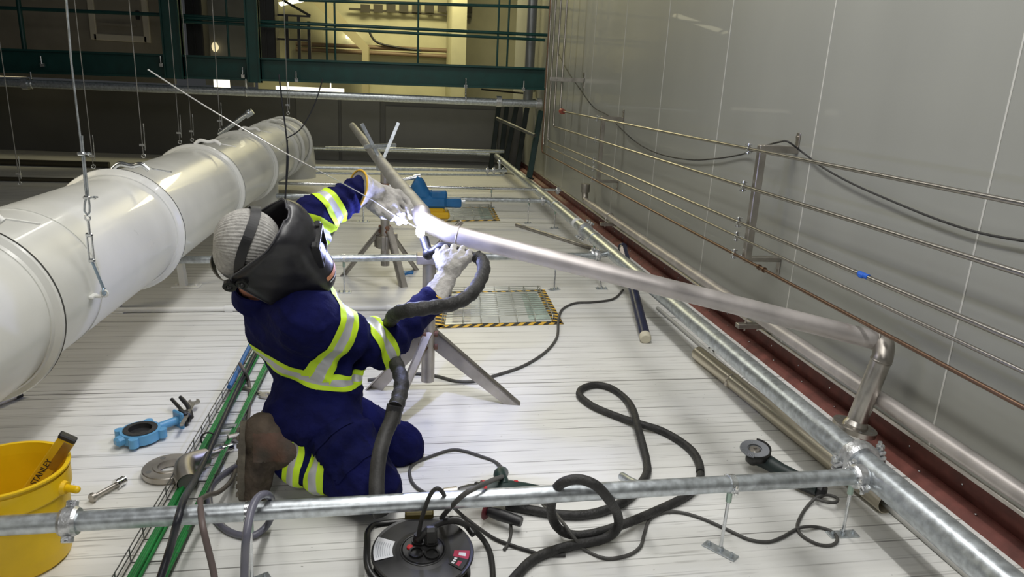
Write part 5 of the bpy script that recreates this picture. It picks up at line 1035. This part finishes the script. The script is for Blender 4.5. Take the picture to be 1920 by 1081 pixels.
# collar, pocket flaps, belt loop seams
m = MB(); cd = nrm(HC-neckb); cu, cv, _ = frame(cd, TF)
ring = []
for k in range(28):
    a = k*math.tau/28; e = math.cos(a)*cu+math.sin(a)*cv; ring.append((neckb+e*0.08-cd*0.02, neckb+e*0.088+cd*0.05, neckb+e*0.095+cd*0.047, neckb+e*0.108-cd*0.03))
R_ = [[r[j] for r in ring] for j in range(4)]; n_ = 28
for j in range(3): m.add(R_[j]+R_[j+1], [[k, (k+1) % n_, n_+(k+1) % n_, n_+k] for k in range(n_)], True)
m.build('collar', navy, person)
def snap(P0, d, rng=0.25):                                 # nearest body surface along a direction
    for s_ in np.arange(rng, -rng, -0.004):
        if body_sdf(f32(P0+d*s_)[None])[0] < 0: return P0+d*s_
    return P0
# beanie
def beanie_sdf(P):
    q = P-f32(HC); f_, l_, u_ = q@f32(HF), q@f32(HL), q@f32(HU)
    d = caps(P, hp(-0.018, 0, 0.03), hp(-0.028, 0, -0.035), 0.116, 0.108)
    ang = np.arctan2(l_, f_+0.35*u_+0.0); d = d+0.0017*np.sin(np.arctan2(l_, u_+0.02)*74)*np.clip((0.13-np.abs(f_+0.02))*30, 0, 1)
    inner = caps(P, hp(-0.005, 0, 0.02), hp(0.0, 0, -0.05), 0.099, 0.095); cut = (f_*0.9+0.1*0)-(0.055+0.25*u_)
    cut2 = -u_-0.145+0.35*f_
    return np.maximum(np.maximum(d, -inner), np.maximum(cut, cut2))
knit = mat('grey_knit', (0.4, 0.39, 0.37), 0.95, 0, 60, 0.25, 0.4, 120)
m = net_mb(beanie_sdf, HC-0.19, HC+0.19, 0.0032); m.build('beanie', knit, person)
# ------------------------------------------------------------ welding helmet (worn)
sc_ = 1.0
def hz_(u, tab): xs = [t[0] for t in tab]; return float(np.interp(u, xs, [t[1] for t in tab]))
FT = [(-.215, .19), (-.2, .225), (-.16, .272), (-.1, .295), (-.05, .283), (0, .255), (.05, .228), (.1, .208), (.14, .182), (.165, .15), (.178, .11)]
BK = [(-.215, .155), (-.2, .135), (-.14, .06), (-.08, -.005), (-.05, -.04), (-.03, -.05), (-.01, -.045), (.06, .01), (.12, .06), (.165, .085), (.178, .1)]
WD = [(-.215, .05), (-.2, .09), (-.15, .118), (-.05, .138), (.02, .14), (.1, .132), (.15, .11), (.17, .08), (.178, .03)]
us = np.linspace(-math.pi/2, math.pi/2, 33)
hp0 = hp; hp = lambda f, l, u: hp0(f*1.04, l*1.02, u*1.05)
rows = []
for z in np.concatenate([[-.215, -.209, -.2], np.linspace(-.185, .15, 26), [.16, .168, .174, .178]]):
    f0, f1, w_ = hz_(z, BK), hz_(z, FT), hz_(z, WD); rows.append([hp(f0+(f1-f0)*abs(math.cos(u))**0.75, w_*(abs(math.sin(u))**0.9)*np.sign(math.sin(u)), z) for u in us])
hel = bpy.data.objects.new('welding_helmet', None); COL.objects.link(hel); hel.parent = person; hel.location = tuple(HC-np.array(person.location)); hel.empty_display_size = .05
helm_m = mat('helmet_black', (0.018, 0.018, 0.022), 0.33, 0, 26, 0.35, 0.03, 60)
m = MB(); nR = len(us); m.add([p for r in rows for p in r], [[i*nR+k, i*nR+k+1, (i+1)*nR+k+1, (i+1)*nR+k] for i in range(len(rows)-1) for k in range(nR-1)], True)
o = m.build('shell', helm_m, hel); md = o.modifiers.new('thickness', 'SOLIDIFY'); md.thickness = 0.0035; md.offset = 0
m = MB()
for r in (rows[0],): m.tube([p for p in r], 0.004, 8)
m.tube([r[0] for r in rows], 0.0035, 8); m.tube([r[-1] for r in rows], 0.0035, 8); m.tube(rows[-1], 0.0035, 8); m.build('rim', mat('helmet_rim', (0.05, 0.05, 0.06), 0.3), hel)
wu = nrm(HU-HF*0.28); wn = nrm(np.cross(HL, wu)); wn = wn if wn@HF > 0 else -wn; wc = hp(0.212, 0, 0.052)
m = MB()
for s_ in (-1, 1): m.box(wc+HL*s_*0.06, (0.012, 0.095, 0.052), (HL, wu, wn), 0.003)
for s_ in (-1, 1): m.box(wc+wu*s_*0.048, (0.132, 0.012, 0.052), (HL, wu, wn), 0.003)
m.box(wc-HL*0.055+wu*0.056+wn*0.008, (0.03, 0.014, 0.02), (HL, wu, wn), 0.003); m.box(wc+HL*0.055+wu*0.056+wn*0.008, (0.03, 0.014, 0.02), (HL, wu, wn), 0.003); m.build('window_frame', mat('window_black', (0.012, 0.012, 0.013), 0.4), hel)
m = MB(); m.box(wc+wn*0.014, (0.112, 0.088, 0.004), (HL, wu, wn)); m.build('dark_lens', mat('lens_glass', (0.01, 0.014, 0.012), 0.06), hel)
lc = hp(0.2655, 0, -0.055); m = MB()
A = [hp(0.008+hz_(z, BK)+(hz_(z, FT)-hz_(z, BK))*abs(math.cos(u))**0.75-0.004, hz_(z, WD)*abs(math.sin(u))**0.9*np.sign(math.sin(u))*1.01, z) for z in (-.04, -.058) for u in np.linspace(-0.42, 0.42, 9)]
m.add(A, [[k, k+1, 10+k, 9+k] for k in range(8)], True); m.m = 1
A = [hp(0.008+hz_(z, BK)+(hz_(z, FT)-hz_(z, BK))*abs(math.cos(u))**0.75-0.004, hz_(z, WD)*abs(math.sin(u))**0.9*np.sign(math.sin(u))*1.01, z) for z in (-.066, -.072) for u in np.linspace(-0.36, 0.36, 9)]
m.add(A, [[k, k+1, 10+k, 9+k] for k in range(8)], True); m.build('front_label', [mat('label_orange', (0.7, 0.3, 0.16), 0.5), paper], hel)
for s_ in (-1, 1):
    m = MB(); m.ring(hp(-0.012, s_*0.147, -0.032), HL, 0.021, 0.006, 0.016, 24); m.ball(hp(-0.012, s_*0.155, -0.032), 0.012, 12)
    m.ring(hp(-0.052, s_*0.142, -0.055), HL, 0.024, 0.012, 0.018, 24); m.ball(hp(-0.052, s_*0.143, -0.055), 0.013, 12); m.build('pivot_knob', blackm, hel)
m = MB()
def strap(pts, w_, th=0.004):
    q = cr(pts, 8); A = []; cen = HC
    for i, p in enumerate(q):
        tg = nrm(q[min(i+1, len(q)-1)]-q[max(i-1, 0)]); o_ = nrm((p-cen)-tg*((p-cen)@tg)); s_ = np.cross(tg, o_); A.append([p+s_*w_/2, p-s_*w_/2, p-s_*w_/2+o_*th, p+s_*w_/2+o_*th])
    m.rings(A, smooth=False)
strap([hp(-0.02, -0.135, -0.035), hp(-0.026, -0.127, 0.02), hp(-0.02, -0.108, 0.075), hp(-0.005, -0.07, 0.128), hp(0.005, 0.0, 0.152), hp(-0.005, 0.07, 0.128), hp(-0.02, 0.108, 0.075), hp(-0.02, 0.137, -0.035)], 0.034)
strap([hp(-0.03, -0.137, -0.05), hp(-0.08, -0.1, -0.078), hp(-0.116, -0.05, -0.088), hp(-0.128, 0, -0.09), hp(-0.116, 0.05, -0.088), hp(-0.08, 0.1, -0.078), hp(-0.03, 0.137, -0.05)], 0.03)
m.build('head_strap', black, hel)
# ------------------------------------------------------------ gloves: palm, four separate fingers and a thumb each
def glove(name, prims, lo, hi, cuff, ka=0.014, extra=None):
    def sd(P):
        d = None
        for grp in prims:
            g = None
            for (a, b, ra, rb, *fl) in grp: e = caps(P, a, b, ra, rb, fl[0] if fl else None); g = e if g is None else smin(g, e, 0.012)
            d = g if d is None else smin(d, g, ka)
        x, y, z = P[..., 0], P[..., 1], P[..., 2]
        return d+0.0016*np.sin(110*x+60*z+3*np.sin(50*y))+0.0012*np.sin(140*z-90*y+2*np.sin(60*x))
    cp = (cuff[0], cuff[1]); sd_ = sd; sd = lambda P: np.maximum(sd_(P), -((P-f32(cp[0]))@f32(cp[1])))
    m = net_mb(sd, lo, hi, 0.0036); o = m.build(name, leather, person)
    (c, d, r) = cuff; m = MB(); u, v, a = frame(d)
    m.tube([c+r*(math.cos(q)*u+math.sin(q)*v)*(1+0.03*math.sin(3*q)) for q in np.linspace(0, math.tau, 40, endpoint=False)], 0.005, 8, closed=True); m.build('cuff_trim', gtrim, o); return o
# near (right) hand, wrapped round the torch handle, back of the hand towards the camera
A0 = wrN; pc = AD(846, 502, 3.13); kn = [AD(832, 474, 3.165), AD(848, 474, 3.155), AD(864, 477, 3.145), AD(878, 482, 3.135)]
tdir = nrm(th1-AD(828, 462, 3.22)); away = nrm(FWD*0.9+UPV*0.1)
pr1 = [[(A0-nrm(pc-A0)*0.01, A0+(pc-A0)*0.45, 0.068, 0.047), (A0+(pc-A0)*0.45, pc, 0.045, 0.044, (FWD, 0.75)), (pc, kn[1], 0.042, 0.024, (FWD, 0.8)), (pc, kn[2], 0.042, 0.023, (FWD, 0.8)), (pc-RGT*0.01, kn[0], 0.036, 0.023), (pc+RGT*0.012, kn[3], 0.036, 0.022)]]
for i, k0 in enumerate(kn):
    L_ = (0.05, 0.056, 0.053, 0.044)[i]; k1 = k0+nrm(UPV*0.55+away*0.75+RGT*0.12)*L_*0.75; k2 = k1+nrm(away*0.55-UPV*0.8)*L_*0.62; k3 = k2+nrm(-UPV*0.7-away*0.7)*L_*0.45
    pr1.append([(k0, k1, 0.0145, 0.0135), (k1, k2, 0.0135, 0.0125), (k2, k3, 0.0125, 0.011)])
t0_, t1_, t2_ = AD(826, 500, 3.15), AD(819, 482, 3.19), AD(822, 468, 3.215)
pr1.append([(t0_+RGT*0.012, t0_, 0.026, 0.02), (t0_, t1_, 0.019, 0.0155), (t1_, t2_, 0.0155, 0.0125)])
fd = nrm(wrN-elN)
glove('glove', pr1, np.minimum(A0, pc)-0.12, np.maximum(A0, pc)+0.13, (A0-nrm(pc-A0)*0.012+(-fd)*0.004, nrm(pc-A0), 0.0685), 0.012)
# far (left) hand, draped over the pipe bend, fingertips down, holding the rod
B0 = wrF; qc = AD(722, 366, 3.26); kk = [AD(745, 362, 3.28), AD(744, 374, 3.25), AD(738, 384, 3.225), AD(729, 391, 3.21)]
tips = [((762, 376, 3.285), (771, 390, 3.27)), ((761, 391, 3.25), (769, 406, 3.24)), ((753, 400, 3.225), (760, 415, 3.22)), ((742, 404, 3.21), (748, 417, 3.21))]
pr2 = [[(B0-nrm(qc-B0)*0.012, B0+(qc-B0)*0.5, 0.088, 0.054), (B0+(qc-B0)*0.5, qc, 0.05, 0.044), (qc, kk[0], 0.042, 0.022), (qc, kk[1], 0.042, 0.023), (qc, kk[2], 0.04, 0.022), (qc-UPV*0.012, kk[3], 0.034, 0.02)]]
for k0, (t1, t2) in zip(kk, tips): a, b = AD(*t1), AD(*t2); pr2.append([(k0, a, 0.0175, 0.016), (a, b, 0.016, 0.013)])
u0, u1, u2 = AD(700, 382, 3.22), AD(717, 400, 3.19), AD(735, 408, 3.185)
pr2.append([(u0, u1, 0.036, 0.022), (u1, u2, 0.021, 0.0145)])
glove('glove', pr2, np.minimum(B0, qc)-0.14, np.maximum(B0, qc)+0.15, (B0-nrm(qc-B0)*0.016, nrm(qc-B0), 0.0885), 0.011)
# ------------------------------------------------------------ boots
def boot(toe, heel, ank, side, name='boot'):
    toe, heel, ank = (np.asarray(p, float) for p in (toe, heel, ank)); fd_ = nrm(toe-heel); L_ = np.linalg.norm(toe-heel)
    up = nrm((ank-heel)-fd_*((ank-heel)@fd_)); sd_ = np.cross(up, fd_)
    at = lambda f, u, s=0: heel+fd_*f*L_+up*u+sd_*s
    def sdf(P):
        d = caps(P, at(0.10, 0.062), at(0.34, 0.075), 0.064, 0.066, (sd_, 0.78)); d = smin(d, caps(P, at(0.34, 0.068), at(0.66, 0.052), 0.066, 0.062, (up, 0.9)), 0.03)
        d = smin(d, caps(P, at(0.66, 0.052), at(0.9, 0.045), 0.062, 0.056, (up, 0.9)), 0.03); d = smin(d, caps(P, at(0.16, 0.08), ank+up*0.0, 0.068, 0.074), 0.035)
        d = smin(d, caps(P, ank-up*0.01, ank+up*0.035, 0.076, 0.078), 0.012); q = P-f32(heel); uu = q@f32(up); ff = q@f32(fd_)
        d = d+0.0022*np.sin(90*ff+2*np.sin(70*uu))*(ff > 0.5*L_)*(uu > 0.03)+0.0015*np.sin(120*uu+40*ff)
        return np.maximum(d, -uu+0.008)
    lo = np.minimum(np.minimum(toe, heel), ank)-0.13; hi = np.maximum(np.maximum(toe, heel), ank)+0.13
    def mid(C): q = C-heel; ff = q@fd_/L_; uu = q@up; return ((ff > 0.12) & (ff < 0.5) & (uu > 0.045)).astype(int)
    m = net_mb(sdf, lo, hi, 0.0055, mid); o = m.build(name, [bootm, bootr], person)
    m = MB(); pol = []
    for k in range(40):
        a = k*math.tau/40; f = 0.5+0.53*math.cos(a); w_ = (0.05+0.012*np.clip((f-0.4)*3, -0.7, 1))*math.sin(a); w_ = np.sign(w_)*abs(w_)**0.72*0.052**0.28; pol.append((f*L_, w_))
    m.prism([(x, y) for x, y in pol], heel+up*0.002, fd_, sd_, 0.026, True)
    for k in range(9):
        f = 0.08+0.105*k
        if 0.38 < f < 0.5: continue
        for s_ in (-1, 1): m.box(at(f, -0.014, s_*0.025), (0.018, 0.036, 0.01), (fd_, sd_, up), 0.002)
    m.build('sole', solem, o)
    m = MB(); c = at(0.26, 0.075, side*0.046); m.torus(c, sd_, 0.017, 0.0035, 20, 6); m.lathe(c, sd_, [(0, 0.002*side), (0.012, 0.001*side)], 14); m.build('ankle_badge', mat('badge_red', (0.12, 0.03, 0.03), 0.5), o)
    m = MB()
    for k in range(5): f = 0.4+0.06*k; m.tube([at(f, 0.105-0.16*(f-0.36), -0.028), at(f+.01, 0.118-0.16*(f-0.36), 0), at(f, 0.105-0.16*(f-0.36), 0.028)], 0.0032, 6)
    m.build('laces', black, o); return o
boot(AY(456, 934, 2.50), AY(458, 792, 2.60), AY(550, 848, 2.56), 1)
boot(AY(528, 838, 2.96)*V3(1, 1, 0)+V3(-0.05, 0, 0.05), AY(505, 760, 2.93), AY(545, 792, 2.92), 1)
